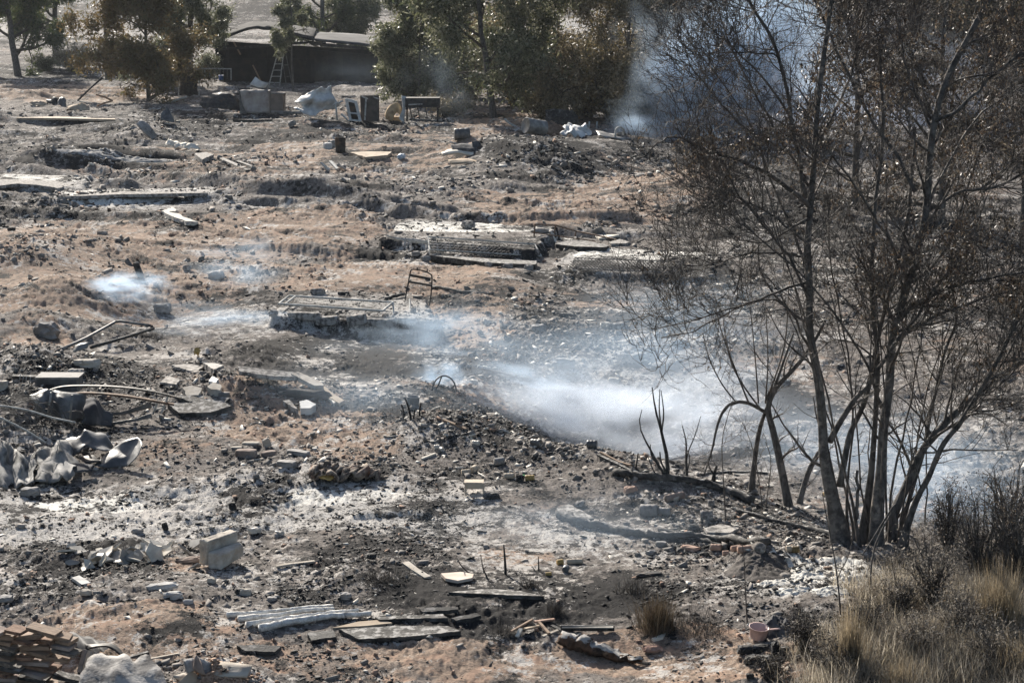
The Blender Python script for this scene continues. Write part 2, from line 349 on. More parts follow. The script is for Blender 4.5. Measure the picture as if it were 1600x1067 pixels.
# ================================================================ ground
# zones in photo pixels: kind, px, py, rx, ry, strength   (a ash, c char, s bare soil, w white)
ZONES = [('c',500,235,800,50,.35),('c',1350,420,300,120,.5),('a',220,312,150,18,1.0),('a',60,292,90,12,.9),('w',200,315,120,9,1.1),('w',60,289,80,6,1.2),('a',750,370,140,10,1.4),('w',750,373,130,9,1.7),('a',1000,415,120,20,1.0),('w',1000,409,110,11,1.4),
 ('a',560,500,130,18,.8),('a',330,500,220,40,.5),('a',150,800,260,55,1.2),('w',130,775,110,18,.7),('a',480,780,260,40,1.1),('w',500,775,120,10,.6),('a',640,805,140,30,.9),('a',300,900,220,40,.35),('w',1270,915,115,24,2.2),('a',1240,925,150,35,1.0),
 ('a',780,860,200,60,.4),('a',960,600,250,80,.45),('a',1050,820,220,50,.45),('a',1350,700,300,120,.4),
 ('s',180,400,260,55,1.2),('s',80,470,160,50,.9),('s',460,360,130,30,1.3),('s',620,440,160,45,.9),('s',560,250,260,35,.6),('s',760,520,45,50,1.2),('s',730,600,70,60,.4),('s',860,330,200,30,.8),('s',1000,310,120,45,.8),
 ('s',450,660,130,35,1.0),('s',430,680,60,20,.8),('s',60,560,60,30,.8),('s',280,720,80,30,.5),('s',230,1000,200,60,.6),('s',1040,1015,160,30,1.2),('s',800,865,70,20,.9),('s',600,1030,300,30,.5),('s',1150,1050,160,30,.8),('s',300,880,60,15,.7),
 ('s',700,200,400,25,.7),('s',100,150,130,12,1.0),('s',300,260,200,25,.6),('s',560,710,80,20,.6),('s',330,620,60,20,.5),('s',930,465,60,14,.8),('s',560,870,100,20,.5),
 ('c',130,640,140,60,.8),('c',640,560,240,40,.8),('c',950,510,190,60,.7),('c',640,750,120,18,.6),('c',560,910,180,60,.6),('c',850,930,220,45,.9),('c',640,985,120,20,.8),('c',700,660,150,40,.6),('c',860,680,150,40,.6),('c',130,860,140,30,.5),('c',60,930,120,50,.4),
 ('c',160,252,110,10,.9),('c',150,340,180,14,.5),('c',720,470,90,12,.5),('c',880,440,60,14,.6),('c',600,400,70,14,.5),('c',760,400,110,10,.7),('c',1200,320,160,60,.5),('c',1150,640,200,80,.4),('c',1500,950,150,90,.5),('c',400,200,300,25,.4),('c',850,265,120,35,.5),('c',1000,860,160,20,.2),('c',100,118,200,14,1.2),('c',460,120,220,12,.7),
 ('c',100,755,60,14,.5),('c',420,620,120,20,.4)]
def masks(x, y):
    px, py = proj(x, y, np.zeros_like(x)); wob = (fbm(x*.9,y*.9,3,81)-.5); wob2 = (fbm(x*3.3,y*3.3,3,83)-.5)
    out = {k: np.zeros(x.shape) for k in 'acsw'}
    for k,zx,zy,rx,ry,s in ZONES:
        q = ((px-zx)/rx)**2+((py-zy)/ry)**2
        out[k] += s*sst(1.5,.35, q + wob*1.3 + wob2*.6)
    a = out['a'] + wob*1.0 + wob2*.8 - .12; c = out['c'] + (fbm(x*1.2+5,y*1.2,3,91)-.52)*1.8 ; s = out['s'] + (fbm(x*.6+9,y*.6,3,95)-.42)*1.4
    far = sst(92,105,y/KF); st = fbm(x*.05,y*.45,4,99,.6)
    a = a*(1-far)+far*(st*1.6-.35); c = c*(1-far)+far*((.55-st)*4); s = s*(1-far)+far*.45
    for q,ph in _P:
        k = pad_in(x,y,q); a = a + .35*k; s = s*(1-.8*k)
    return np.clip(a,0,1), np.clip(c,0,1), np.clip(s,0,1), np.clip(out['w']+wob2*.8*(out['w']>.05),0,1)
def build_ground():
    ny, nx = 1150, 1450
    r = np.r_[np.geomspace(7.0*KF, 105*KF, ny), np.geomspace(107*KF, 1200, 90)]; r = r[:,None]
    t = np.linspace(-.66,.66,nx)[None,:]; t = np.sign(t)*(np.abs(t)*.82 + .18*np.abs(t)**3/.66**2)*.86
    X = r*t; Y = np.repeat(r, nx, 1)
    Z = height(X,Y); a,c,s,w_ = masks(X,Y)
    I = np.arange(X.size).reshape(X.shape); Fc = np.stack([I[:-1,:-1],I[:-1,1:],I[1:,1:],I[1:,:-1]],-1).reshape(-1,4)
    o = mk("ground", np.stack([X,Y,Z],-1).reshape(-1,3), Fc, None, smooth=True, mats=[ground_mat()], recenter=False)
    at = o.data.color_attributes.new("zone", 'FLOAT_COLOR', 'POINT')
    at.data.foreach_set("color", np.stack([a,c,s,w_],-1).astype(np.float32).ravel())
    return tag(o, kind="structure")
def ground_mat():
    m = bpy.data.materials.new("burnt_ground"); m.use_nodes = True; t = m.node_tree; N = t.nodes; L = t.links; b = N["Principled BSDF"]
    b.inputs["Roughness"].default_value = .95; b.inputs["Specular IOR Level"].default_value = .1
    co = N.new("ShaderNodeTexCoord").outputs["Object"]; at = N.new("ShaderNodeVertexColor"); at.layer_name = "zone"
    sep = N.new("ShaderNodeSeparateColor"); L.new(at.outputs[0], sep.inputs[0])
    def noise(s, d=5, ro=.6, st=None):
        n = N.new("ShaderNodeTexNoise"); n.inputs["Scale"].default_value = s; n.inputs["Detail"].default_value = d; n.inputs["Roughness"].default_value = ro
        mp = N.new("ShaderNodeMapping"); mp.inputs["Location"].default_value = (s,-s,2*s); L.new(co,mp.inputs[0]); L.new(mp.outputs[0],n.inputs[0]); return n.outputs[0]
    def math_(op, a, b_=None, c=None, clamp=False):
        n = N.new("ShaderNodeMath"); n.operation = op; n.use_clamp = clamp
        for i,v in enumerate((a,b_,c)):
            if v is None: continue
            if isinstance(v,(int,float)): n.inputs[i].default_value = v
            else: L.new(v, n.inputs[i])
        return n.outputs[0]
    def step(v, lo, hi):
        n = N.new("ShaderNodeMapRange"); n.interpolation_type = 'SMOOTHSTEP'; L.new(v,n.inputs[0]); n.inputs[1].default_value = lo; n.inputs[2].default_value = hi; return n.outputs[0]
    def mix(f, a, c):
        n = N.new("ShaderNodeMix"); n.data_type = 'RGBA'; L.new(f,n.inputs[0])
        for i,v in ((6,a),(7,c)):
            if isinstance(v,tuple): n.inputs[i].default_value = (*v,1)
            else: L.new(v,n.inputs[i])
        return n.outputs[2]
    A,C,S = sep.outputs[0],sep.outputs[1],sep.outputs[2]; W = at.outputs["Alpha"]
    n1 = noise(2.2,8,.68); n2 = noise(11,6,.7); n3 = noise(46,4,.7); n4 = noise(5,7,.7); n5 = noise(7,10,.84); n6 = noise(8,10,.84)
    grit = math_('ADD', math_('MULTIPLY',n2,.55), math_('MULTIPLY',n3,.45))
    base = mix(step(grit,.38,.62), (.070,.063,.058), (.235,.21,.19))               # grey-brown burnt earth
    soil = mix(step(grit,.36,.6), (.105,.082,.066), (.33,.25,.192))
    red = mix(step(n4,.5,.62), soil, (.31,.215,.16))
    col = mix(step(math_('ADD',S,math_('MULTIPLY',math_('SUBTRACT',n4,.5),1.3)), .3,.7), base, red)
    ash = mix(step(n3,.35,.62), (.24,.23,.22), (.52,.50,.47))
    col = mix(step(math_('ADD',A,math_('MULTIPLY',math_('SUBTRACT',n6,.5),5.5)), .38,.62), col, ash)
    col = mix(step(math_('ADD',W,math_('MULTIPLY',math_('SUBTRACT',n2,.5),1.6)), .35,.6), col, (.68,.66,.61))
    # charcoal flecks everywhere, denser in the burnt zones

    fl = math_('ADD', math_('ADD',math_('MULTIPLY',C,.17),math_('MULTIPLY',A,.035)), math_('ADD', math_('MULTIPLY',n5,.55), math_('MULTIPLY',n1,.45)))
    col = mix(step(fl,.538,.575), col, (.024,.023,.023))
    n7 = noise(1.3,4,.6)
    pl = math_('ADD', math_('MULTIPLY',n6,.6), math_('MULTIPLY',n7,.4))
    col = mix(step(pl,.54,.57), col, (.44,.415,.385))
    L.new(col, b.inputs["Base Color"])
    bp = N.new("ShaderNodeBump"); bp.inputs["Strength"].default_value = .9; bp.inputs["Distance"].default_value = .03; L.new(grit,bp.inputs["Height"]); L.new(bp.outputs[0],b.inputs["Normal"])
    return m
ground = build_ground()

# ---------------------------------------------------------------- scattered bits nobody could count
ICO = None
def scatter(name, n, smin, smax, m, weight, flat=(.5,1.0), elong=1.8, yr=(9.5,62), label=None, cat=None, powr=4):
    global ICO
    if ICO is None:
        v = np.array([(i,j,k) for i in (-.8,.8) for j in (-.8,.8) for k in (-.8,.8)],float)
        f = np.array([(0,1,3),(0,3,2),(4,6,7),(4,7,5),(0,4,5),(0,5,1),(2,3,7),(2,7,6),(0,2,6),(0,6,4),(1,5,7),(1,7,3)]); ICO = (v,f)
    k = n*5; u = RNG.random(k); py = 1110-(1110-165)*u**.8; px = RNG.random(k)*1800-100
    dy = (CY-py)/F; dz = -sp+dy*cp; tt = -H/dz; Y = (cp+dy*sp)*tt; X = (px-CX)/F*tt
    a,c,s,w_ = masks(X,Y); wt = weight(X,Y,a,c,s,w_,px,py)*(.12+.88*sst(.40,.58,fbm(X*.5,Y*.25,3,777))); keep = RNG.random(k) < wt; X,Y = X[keep][:n],Y[keep][:n]; n = len(X)
    Z = height(X,Y)
    sz = smin*(smax/smin)**(RNG.random(n)**powr)*np.clip(Y/17/KF,.75,2.0)
    v,f = ICO
    P = v[None]+(RNG.random((n,8,3))-.5)*1.1
    S = np.stack([sz*(1+RNG.random(n)*(elong-1)), sz*(.6+.5*RNG.random(n)), sz*(flat[0]+(flat[1]-flat[0])*RNG.random(n))],1)/2
    P = P*S[:,None,:]; a1 = RNG.random(n)*2*np.pi; a2 = (RNG.random(n)-.5)*1.2
    c2,s2 = np.cos(a2)[:,None],np.sin(a2)[:,None]; x_,z_ = P[...,0]*c2-P[...,2]*s2, P[...,0]*s2+P[...,2]*c2
    c1,s1 = np.cos(a1)[:,None],np.sin(a1)[:,None]; P = np.stack([x_*c1-P[...,1]*s1, x_*s1+P[...,1]*c1, z_],-1)
    P += np.stack([X,Y,Z+S[:,2]*.4],-1)[:,None,:]
    Fc = (f[None]+np.arange(n)[:,None,None]*8).reshape(-1,3)
    o = mk(name, P.reshape(-1,3), Fc, m, recenter=False)
    return tag(o, label, cat, kind="stuff")
def clump(x, y, s, lo=.42, hi=.66, sc_=1.1): return sst(lo,hi,fbm(x*sc_,y*sc_,3,s))
RUB = [(1255,912,110,22),(120,200,160,40),(300,250,200,30),(600,200,250,30),(1050,290,120,40),(700,290,250,25),(200,330,180,25),(830,250,150,45),(430,630,130,35),(320,620,120,40),(820,655,120,26),(880,720,170,30),(700,690,130,35),(1080,760,200,60),(60,600,140,80),(230,215,130,50),(60,230,120,50),(1100,560,170,80),(880,560,150,60),(1050,830,220,50),(560,720,130,30),(1250,820,150,50),(420,200,250,25),(830,440,60,70),(40,420,60,60)]
def rubz(px,py):
    q = np.zeros(px.shape)
    for a,b,rx,ry in RUB: q = np.maximum(q, np.exp(-(((px-a)/rx)**2+((py-b)/ry)**2)*.9))
    return q
scatter("charcoal_debris", 120000, .006,.045, mat("charcoal",(.012,.012,.012),(.045,.043,.042),9,.8,0),
    lambda x,y,a,c,s,w_,px,py: np.clip(.10+.55*c*clump(x,y,301,.3,.6,1.8)+.35*clump(x,y,303,.45,.7,2.6)+.3*rubz(px,py)-.35*(s>.7),.02,1), (.25,.7), 2.6, label="scattered charcoal bits", cat="charcoal")
scatter("rubble", 27000, .008,.085, mat("grey_rubble",(.10,.095,.09),(.30,.275,.25),3,.95,0,th=(.3,.7)),
    lambda x,y,a,c,s,w_,px,py: np.clip(.03+.9*rubz(px,py)+.25*clump(x,y,311),.0,1), (.4,.9), 1.7, label="grey rubble", cat="rubble", powr=5)
scatter("soil_clods", 14000, .008,.06, mat("soil_clod",(.15,.10,.075),(.33,.23,.175),3,.95,0,th=(.3,.7)),
    lambda x,y,a,c,s,w_,px,py: np.clip(.06+.6*s*clump(x,y,321,.3,.7)+.3*rubz(px,py),.0,1), (.5,.9), 1.4, label="soil clods", cat="soil", powr=5)
scatter("pale_litter", 16000, .007,.07, mat("pale_litter",(.38,.35,.31),(.62,.60,.55),2,.8,0,th=(.3,.7)),
    lambda x,y,a,c,s,w_,px,py: np.clip(.04+.8*rubz(px,py)**1.5+.2*clump(x,y,331,.5,.7),.0,1), (.12,.6), 2.4, label="pale flecks of litter", cat="litter", powr=4)

# ================================================================ trees and plants
def nrm(a): return a/(np.linalg.norm(a,axis=-1,keepdims=True)+1e-9)
def grow(P, R, m, L, k=6, t0=.25, t1=1., ang=(.5,1.0), up=.0, wig=.15, rr=.45, rmin=.0015, taper=.75, rs=None, bias=None, lpow=1, side=None):
    """m children on every parent polyline, all levels as arrays"""
    g = rs or RNG; N,kk,_ = P.shape; n = N*m
    t = np.sort(t0+(t1-t0)*g.random((N,m)),axis=1).ravel(); i = np.repeat(np.arange(N),m)
    f = t*(kk-1); a = np.minimum(f.astype(int),kk-2); fr = (f-a)[:,None]
    S = P[i,a]*(1-fr)+P[i,a+1]*fr; r0 = (R[i,a]*(1-fr[:,0])+R[i,a+1]*fr[:,0])
    T = nrm(P[i,a+1]-P[i,a]); rv = g.normal(size=(n,3))
    if bias is not None: rv += np.asarray(bias)
    U = nrm(rv-(rv*T).sum(1,keepdims=True)*T); A = (ang[0]+(ang[1]-ang[0])*g.random(n))[:,None]
    D = nrm(T*np.cos(A)+U*np.sin(A)); ll = (L[0]+(L[1]-L[0])*g.random(n)**lpow)*(1-.45*t)
    st = (ll/(k-1))[:,None]; Q = np.zeros((n,k,3)); Q[:,0] = S
    W_ = g.normal(size=(n,3))*wig
    for j in range(1,k):
        D = nrm(D+np.array([0,0,up])/(k-1)*2+W_/(k-1)*2+g.normal(size=(n,3))*wig*.35); Q[:,j] = Q[:,j-1]+D*st
    r = np.maximum(r0*rr,rmin)[:,None]*(1-taper*np.linspace(0,1,k)[None]); r = np.maximum(r,rmin*.45)
    return Q, r
def leaves(P, n, L, W, m_parent_noise=None, droop=.5, t0=.2, rs=None, spread=.02):
    g = rs or RNG; N,k,_ = P.shape; i = g.integers(0,N,n); t = t0+(1-t0)*g.random(n); f = t*(k-1); a = np.minimum(f.astype(int),k-2); fr=(f-a)[:,None]
    S = P[i,a]*(1-fr)+P[i,a+1]*fr + g.normal(size=(n,3))*spread
    D = nrm(g.normal(size=(n,3))+np.array([0,0,-droop*2])); U = nrm(np.cross(D,g.normal(size=(n,3)))); Nn = np.cross(D,U)
    l = (L[0]+(L[1]-L[0])*g.random(n))[:,None]; w_ = (W[0]+(W[1]-W[0])*g.random(n))[:,None]
    V = np.stack([S, S+D*l*.45+U*w_/2+Nn*w_*.25, S+D*l, S+D*l*.5-U*w_/2+Nn*w_*.25],1).reshape(-1,3)
    q = np.arange(n)[:,None]*4; Fc = np.concatenate([q+np.array([[0,1,2]]),q+np.array([[0,2,3]])],0)
    return V, Fc
def leafmat(name, cols, rough=.6, trans=.35):
    m = bpy.data.materials.new(name); m.use_nodes = True; t = m.node_tree; N = t.nodes; L_ = t.links; b = N["Principled BSDF"]
    g = N.new("ShaderNodeNewGeometry"); r = N.new("ShaderNodeValToRGB"); e = r.color_ramp.elements; n = len(cols)
    for i,c in enumerate(cols):
        el = e[i] if i < 2 else e.new(i/(n-1)); el.position = i/(n-1); el.color = (*c,1)
    L_.new(g.outputs["Random Per Island"], r.inputs[0]); L_.new(r.outputs[0], b.inputs["Base Color"]); b.inputs["Roughness"].default_value = rough
    b.inputs["Specular IOR Level"].default_value = .4
    tr = N.new("ShaderNodeBsdfTranslucent"); L_.new(r.outputs[0],tr.inputs[0]); mx = N.new("ShaderNodeMixShader"); mx.inputs[0].default_value = trans
    L_.new(b.outputs[0],mx.inputs[1]); L_.new(tr.outputs[0],mx.inputs[2]); L_.new(mx.outputs[0], N["Material Output"].inputs[0]); return m
LEAFB = leafmat("scorched_leaf", [(.02,.016,.013),(.055,.036,.024),(.11,.068,.04),(.20,.15,.10),(.04,.036,.03),(.03,.026,.022),(.36,.30,.22),(.14,.09,.055)], .4, .3)  # palest stop puts leaf glint into the colour
LEAFO = leafmat("olive_leaf", [(.05,.045,.025),(.12,.10,.05),(.20,.16,.085),(.30,.24,.14),(.08,.065,.035),(.42,.36,.25)], .45)  # pale stops are sunlit glints painted into single leaves
LEAFG = leafmat("grey_green_leaf", [(.04,.05,.025),(.09,.105,.05),(.15,.16,.085),(.24,.24,.15),(.38,.38,.28)], .45)  # pale end of the ramp also paints glints on leaves
LEAFP = leafmat("pine_needle", [(.03,.045,.018),(.06,.085,.03),(.10,.12,.045),(.13,.13,.05)], .5)
LEAFR = leafmat("scorched_needle", [(.07,.05,.022),(.14,.10,.045),(.20,.14,.06),(.10,.10,.04),(.26,.19,.10)], .5)
LEAFW = leafmat("greyish_twiggy_leaf", [(.14,.14,.10),(.22,.21,.17),(.30,.28,.25),(.18,.19,.09)], .6)
DRYG = leafmat("dry_grass", [(.14,.12,.10),(.34,.29,.21),(.50,.44,.33),(.68,.62,.52),(.25,.21,.15)], .7, .5)
YELG = leafmat("yellow_grass", [(.15,.12,.08),(.28,.22,.14),(.42,.35,.25),(.10,.085,.06)], .7, .5)
BLKG = leafmat("burnt_grass", [(.015,.014,.013),(.035,.03,.027),(.07,.06,.05),(.15,.13,.11)], .7, .1)
BRNG = leafmat("singed_grass", [(.03,.022,.016),(.08,.055,.032),(.13,.09,.052),(.20,.16,.11),(.02,.018,.015)], .7, .2)
GREYG = leafmat("grey_weed", [(.08,.07,.06),(.16,.145,.125),(.26,.24,.21),(.36,.33,.29),(.12,.09,.06)], .7, .5)

def hero(px, py, Y, r): return np.r_[VP(px,py,Y), r]
MPX = .0054                                                  # metres a photo pixel spans at the big tree
# trunks of the big burnt tree: (points px,py,depth offset), start radius px, end radius px
TY = 11.75*KF
TRUNKS = [
 ([(1318,850,0),(1299,775,.0),(1287,707,0),(1282,634,.02),(1272,555,.05),(1264,480,.1),(1262,400,.15),(1268,300,.2),(1276,190,.2),(1288,80,.25),(1302,-40,.3)],19,6,'P'),
 ([(1312,760,.05),(1320,710,.08),(1330,670,.15),(1344,640,.2),(1363,578,.25),(1378,500,.35),(1400,420,.4),(1420,330,.5),(1430,200,.6)],11,4,'B'),
 ([(1296,690,.0),(1318,648,-.05),(1340,620,-.1),(1358,600,-.12),(1395,545,-.2),(1440,480,-.3),(1500,400,-.4)],10,3,'B'),
 ([(1345,855,.1),(1352,797,.1),(1365,688,.1),(1371,603,.15),(1369,530,.15),(1362,440,.2),(1366,330,.3),(1380,200,.4),(1372,60,.5)],11,4,'B'),
 ([(1368,868,-.05),(1372,800,-.05),(1381,688,-.05),(1390,603,0),(1393,531,0),(1403,489,0),(1419,443,0),(1436,384,.05),(1448,330,.1),(1457,208,.1),(1480,124,.15),(1512,64,.2),(1550,-10,.3)],17,8,'P'),
 ([(1405,500,0),(1430,476,-.1),(1470,455,-.2),(1520,440,-.3),(1600,425,-.5)],7,3,'B'),
 ([(1403,531,0),(1453,498,.1),(1495,481,.2),(1559,460,.3),(1640,440,.4)],7,3,'B'),
 ([(1385,868,.05),(1400,800,.1),(1428,730,.2),(1453,688,.3),(1495,641,.45),(1559,590,.6),(1640,540,.8)],16,8,'B'),
 ([(1408,860,-.1),(1424,800,-.15),(1453,742,-.2),(1470,700,-.25),(1495,666,-.3),(1540,600,-.4),(1590,500,-.5)],11,5,'B'),
 ([(1398,840,.25),(1436,730,.35),(1457,637,.4),(1474,561,.45),(1495,498,.5),(1487,440,.5),(1500,330,.6),(1540,210,.8)],7,3,'B'),
 ([(1334,850,.0),(1340,790,.0),(1339,734,.0)],7,4,'B'),
 ([(1328,840,.1),(1322,800,.1),(1331,696,.15),(1334,620,.2),(1318,520,.3),(1300,420,.4),(1290,300,.5)],4,2,'B'),
 ([(1445,820,.4),(1448,720,.4),(1440,620,.5),(1410,500,.6)],3,1.5,'B'),
 ([(1430,300,.1),(1400,240,.2),(1350,170,.3),(1300,60,.4),(1260,-30,.5)],6,3,'B'),
 ([(1460,190,.1),(1500,170,.0),(1560,110,-.1),(1640,60,-.3)],6,3,'B'),
 ([(1260,310,.2),(1236,180,.15),(1220,96,.1),(1196,44,.05),(1168,0,0),(1140,-50,0)],7,4,'B'),
 ([(1264,470,.1),(1240,413,.0),(1200,360,-.1),(1150,300,-.2),(1130,250,-.25)],6,2,'B'),
 ([(1270,330,.2),(1240,300,.1),(1184,264,-.05),(1140,246,-.15),(1100,236,-.2),(1068,216,-.25)],8,4,'B'),
 ([(1068,216,-.25),(1050,214,-.27),(1032,222,-.3),(1010,240,-.3),(992,251,-.3),(960,254,-.3)],3.4,1.2,'B'),
 ([(1068,216,-.25),(1076,200,-.25),(1078,180,-.25),(1072,160,-.25),(1067,140,-.25),(1065,104,-.2)],3,1,'B'),
 ([(992,251,-.3),(984,268,-.3),(978,290,-.3)],1.6,.8,'B'),
 ([(1272,560,.05),(1230,480,-.1),(1180,470,-.2),(1134,490,-.3),(1084,517,-.4),(1033,528,-.45)],5,1.4,'B'),
 ([(1264,440,.1),(1180,468,-.3),(1130,488,-.5),(1084,500,-.55),(1023,515,-.6)],5,1.3,'B'),
 ([(1262,400,.15),(1180,396,0),(1109,414,-.2),(1071,416,-.25)],5,1.3,'B'),
 ([(1266,340,.15),(1180,381,.2),(1122,350,.2),(1096,335,.2)],5,1.4,'B'),
 ([(1226,120,.1),(1208,86,.1),(1140,83,.0),(1080,84,-.1)],4,1.3,'B'),
 ([(1262,420,.15),(1225,330,.3),(1200,270,.3),(1170,190,.4),(1120,120,.4),(1075,60,.5)],5,1.5,'B'),
 ([(1268,260,.2),(1290,200,.3),(1330,120,.4),(1350,20,.5)],6,3,'B'),
 ([(1450,330,.1),(1500,300,.2),(1560,290,.3),(1640,250,.4)],6,3,'B'),
 ([(1381,640,.0),(1350,560,-.3),(1290,470,-.5),(1220,400,-.6),(1160,350,-.7)],5,2,'B'),
 ([(1419,443,.0),(1380,360,-.2),(1320,270,-.4),(1270,200,-.5)],6,2.5,'B'),
 ([(1453,688,.3),(1520,640,.0),(1570,560,-.2),(1620,470,-.3)],5,2.5,'B'),
]
TRUNKS += [([(1240,190,.15),(1190,120,.1),(1130,62,0),(1082,18,-.1)],4.6,1.6,'B'),([(1236,240,.1),(1170,205,0),(1115,150,-.1),(1078,100,-.2)],4.6,1.6,'B'),([(1262,380,.1),(1195,330,-.1),(1130,300,-.2),(1065,290,-.3)],4.4,1.5,'B'),([(1270,300,.2),(1210,200,.3),(1150,90,.4),(1110,-20,.5)],4.8,1.8,'B'),([(1457,208,.1),(1420,120,.2),(1400,20,.3)],5,2,'B'),([(1440,340,.1),(1500,220,.4),(1570,150,.6),(1640,120,.7)],5,2,'B')]
NT = len(TRUNKS)
for k in range(9):
    q = rnd.random(); bx = 1335+q*95; tx = 1180+q*470+rnd.uniform(-60,60); ty = rnd.uniform(250,520); r0 = rnd.uniform(3.2,5.5); d_ = rnd.uniform(-.6,.7)
    TRUNKS.append(([(bx,862+rnd.uniform(-12,8),d_*.2),(bx+(tx-bx)*.18+rnd.uniform(-8,8),760,d_*.4),(bx+(tx-bx)*.45+rnd.uniform(-12,12),(760+ty)/2+20,d_*.7),(tx,ty,d_)],r0,1.6,'B'))
def hero_tree():
    z0 = GP(1368,872); t = thing("burnt_tree", "tall many-stemmed burnt tree with brown withered leaves filling the right side", "tree", (z0[0], TY, z0[2]-.1))
    prim = []
    for pts,r0,r1,k_ in TRUNKS:
        C = np.array([hero(p[0],p[1],TY+p[2],0)[:3] for p in pts]); C = catmull(C,3); P = resample(C,14)
        if pts[0][1] > 820: P[0,2] -= .12
        R = MPX*(r0+(r1-r0)*np.linspace(0,1,14)**.6)*.5*1.1
        if pts[0][1] > 820: R[:3] *= (1.9,1.3,1.08)
        P[1:] += RNG.normal(size=(13,3))*.006; prim.append((P,R,k_,r0))
    for P,R,k_,r0 in prim[:16]:
        if r0 < 5: continue
        b = MB(); 
        Pd = catmull(P,3); Rd = catmull(R[:,None],3)[:,0]*(1+.14*(RNG.random(len(Pd))-.5)); b.tube(Pd,Rd,12); b.mk("trunk" if P[0,2] < 1.2 else "limb", PALEBARK if k_=='P' else BARK, t, smooth=True)
    PP = np.array([p[0] for p in prim]); RR = np.array([p[1] for p in prim])
    V = []; Fs = []; off = 0
    def addb(P,R,n):
        nonlocal off
        v,f = tube_batch(P,R,n); V.append(v); Fs.append(f+off); off += len(v)
    small = [i for i,p in enumerate(prim) if not (i<16 and p[3] >= 5)]
    addb(PP[small],RR[small],6)
    # a lot of long upcurving boughs, then finer and finer
    hi = np.array([i for i,p in enumerate(prim) if p[0][-1,2] > 1.6 and (p[3] >= 4 and i < NT)]); LIM = PP[hi]; LR = RR[hi]
    A,Ra = grow(LIM,LR,11,(.45,1.3),8,.38,1.,(.5,1.1),.45,.35,.45,.003)
    rt = np.array([i for i in hi if PP[i][-1,0] > 3.0 or PP[i][6:,0].mean() > 2.75]); A2,Ra2 = grow(PP[rt],RR[rt],6,(.5,1.5),8,.3,1.,(.5,1.2),.35,.35,.45,.003)
    A = np.concatenate([A,A2]); Ra = np.concatenate([Ra,Ra2]); addb(A,Ra,5)
    thin = np.array([i for i,p in enumerate(prim) if (p[3] < 4 or i >= NT) and p[0][-1,2] > 1.6]); T1,R1 = grow(PP[thin],RR[thin],9,(.08,.32),6,.15,1.,(.5,1.1),.3,.35,.5,.0024); addb(T1,R1,3)
    T2,R2 = grow(T1,R1,3,(.04,.14),4,.15,1.,(.4,1.0),.2,.4,.55,.002); addb(T2,R2,3)
    B,Rb = grow(A,Ra,6,(.22,.75),6,.15,1.,(.4,1.0),.35,.35,.5,.0030); addb(B,Rb,4)
    C,Rc = grow(B,Rb,4,(.12,.45),5,.12,1.,(.4,1.0),.3,.45,.6,.0027); addb(C,Rc,3)
    fine = RNG.random(len(C)) < .45
    D,Rd_ = grow(C[fine],Rc[fine],3,(.06,.2),4,.15,1.,(.4,1.0),.1,.4,.6,.0019); addb(D,Rd_,3)
    # suckers and drooping twigs low down
    E,Re = grow(PP[:10],RR[:10],7,(.3,1.0),7,.12,.6,(.4,1.1),.5,.4,.3,.0022); addb(E,Re,4)
    E2,Re2 = grow(E,Re,5,(.1,.35),5,.2,1.,(.4,1.0),.2,.4,.55,.0015); addb(E2,Re2,3)
    mk("branches", np.concatenate(V), np.concatenate(Fs), TWIG, t)
    # withered leaves: right half of the crown and a middle band
    Q = np.concatenate([C[:,[0,2,3,4]], D]); mid = Q[:,2]; px,py = proj(mid[:,0],mid[:,1],mid[:,2])
    dens = .03+.8*sst(1200,1420,px)*sst(640,480,py)*(.25+.65*sst(1380,1560,px)+.3*sst(280,380,py)) + .8*np.exp(-((px-1180)/110)**2-((py-190)/60)**2)+.35*np.exp(-((px-1150)/70)**2-((py-230)/40)**2)
    dens *= sst(.38,.66,fbm(px*.022,py*.022,4,401,.6)); dens *= (py<700)
    keep = RNG.random(len(Q)) < np.clip(dens,0,1)*1.0; Q = Q[keep]
    v,f = leaves(Q, min(34000,len(Q)*4), (.022,.05), (.008,.016), droop=.55, spread=.012)
    mk("leaves", v, f, LEAFB, t)
    print("hero twigs", len(C), len(D), "leafy", len(Q))
hero_tree()

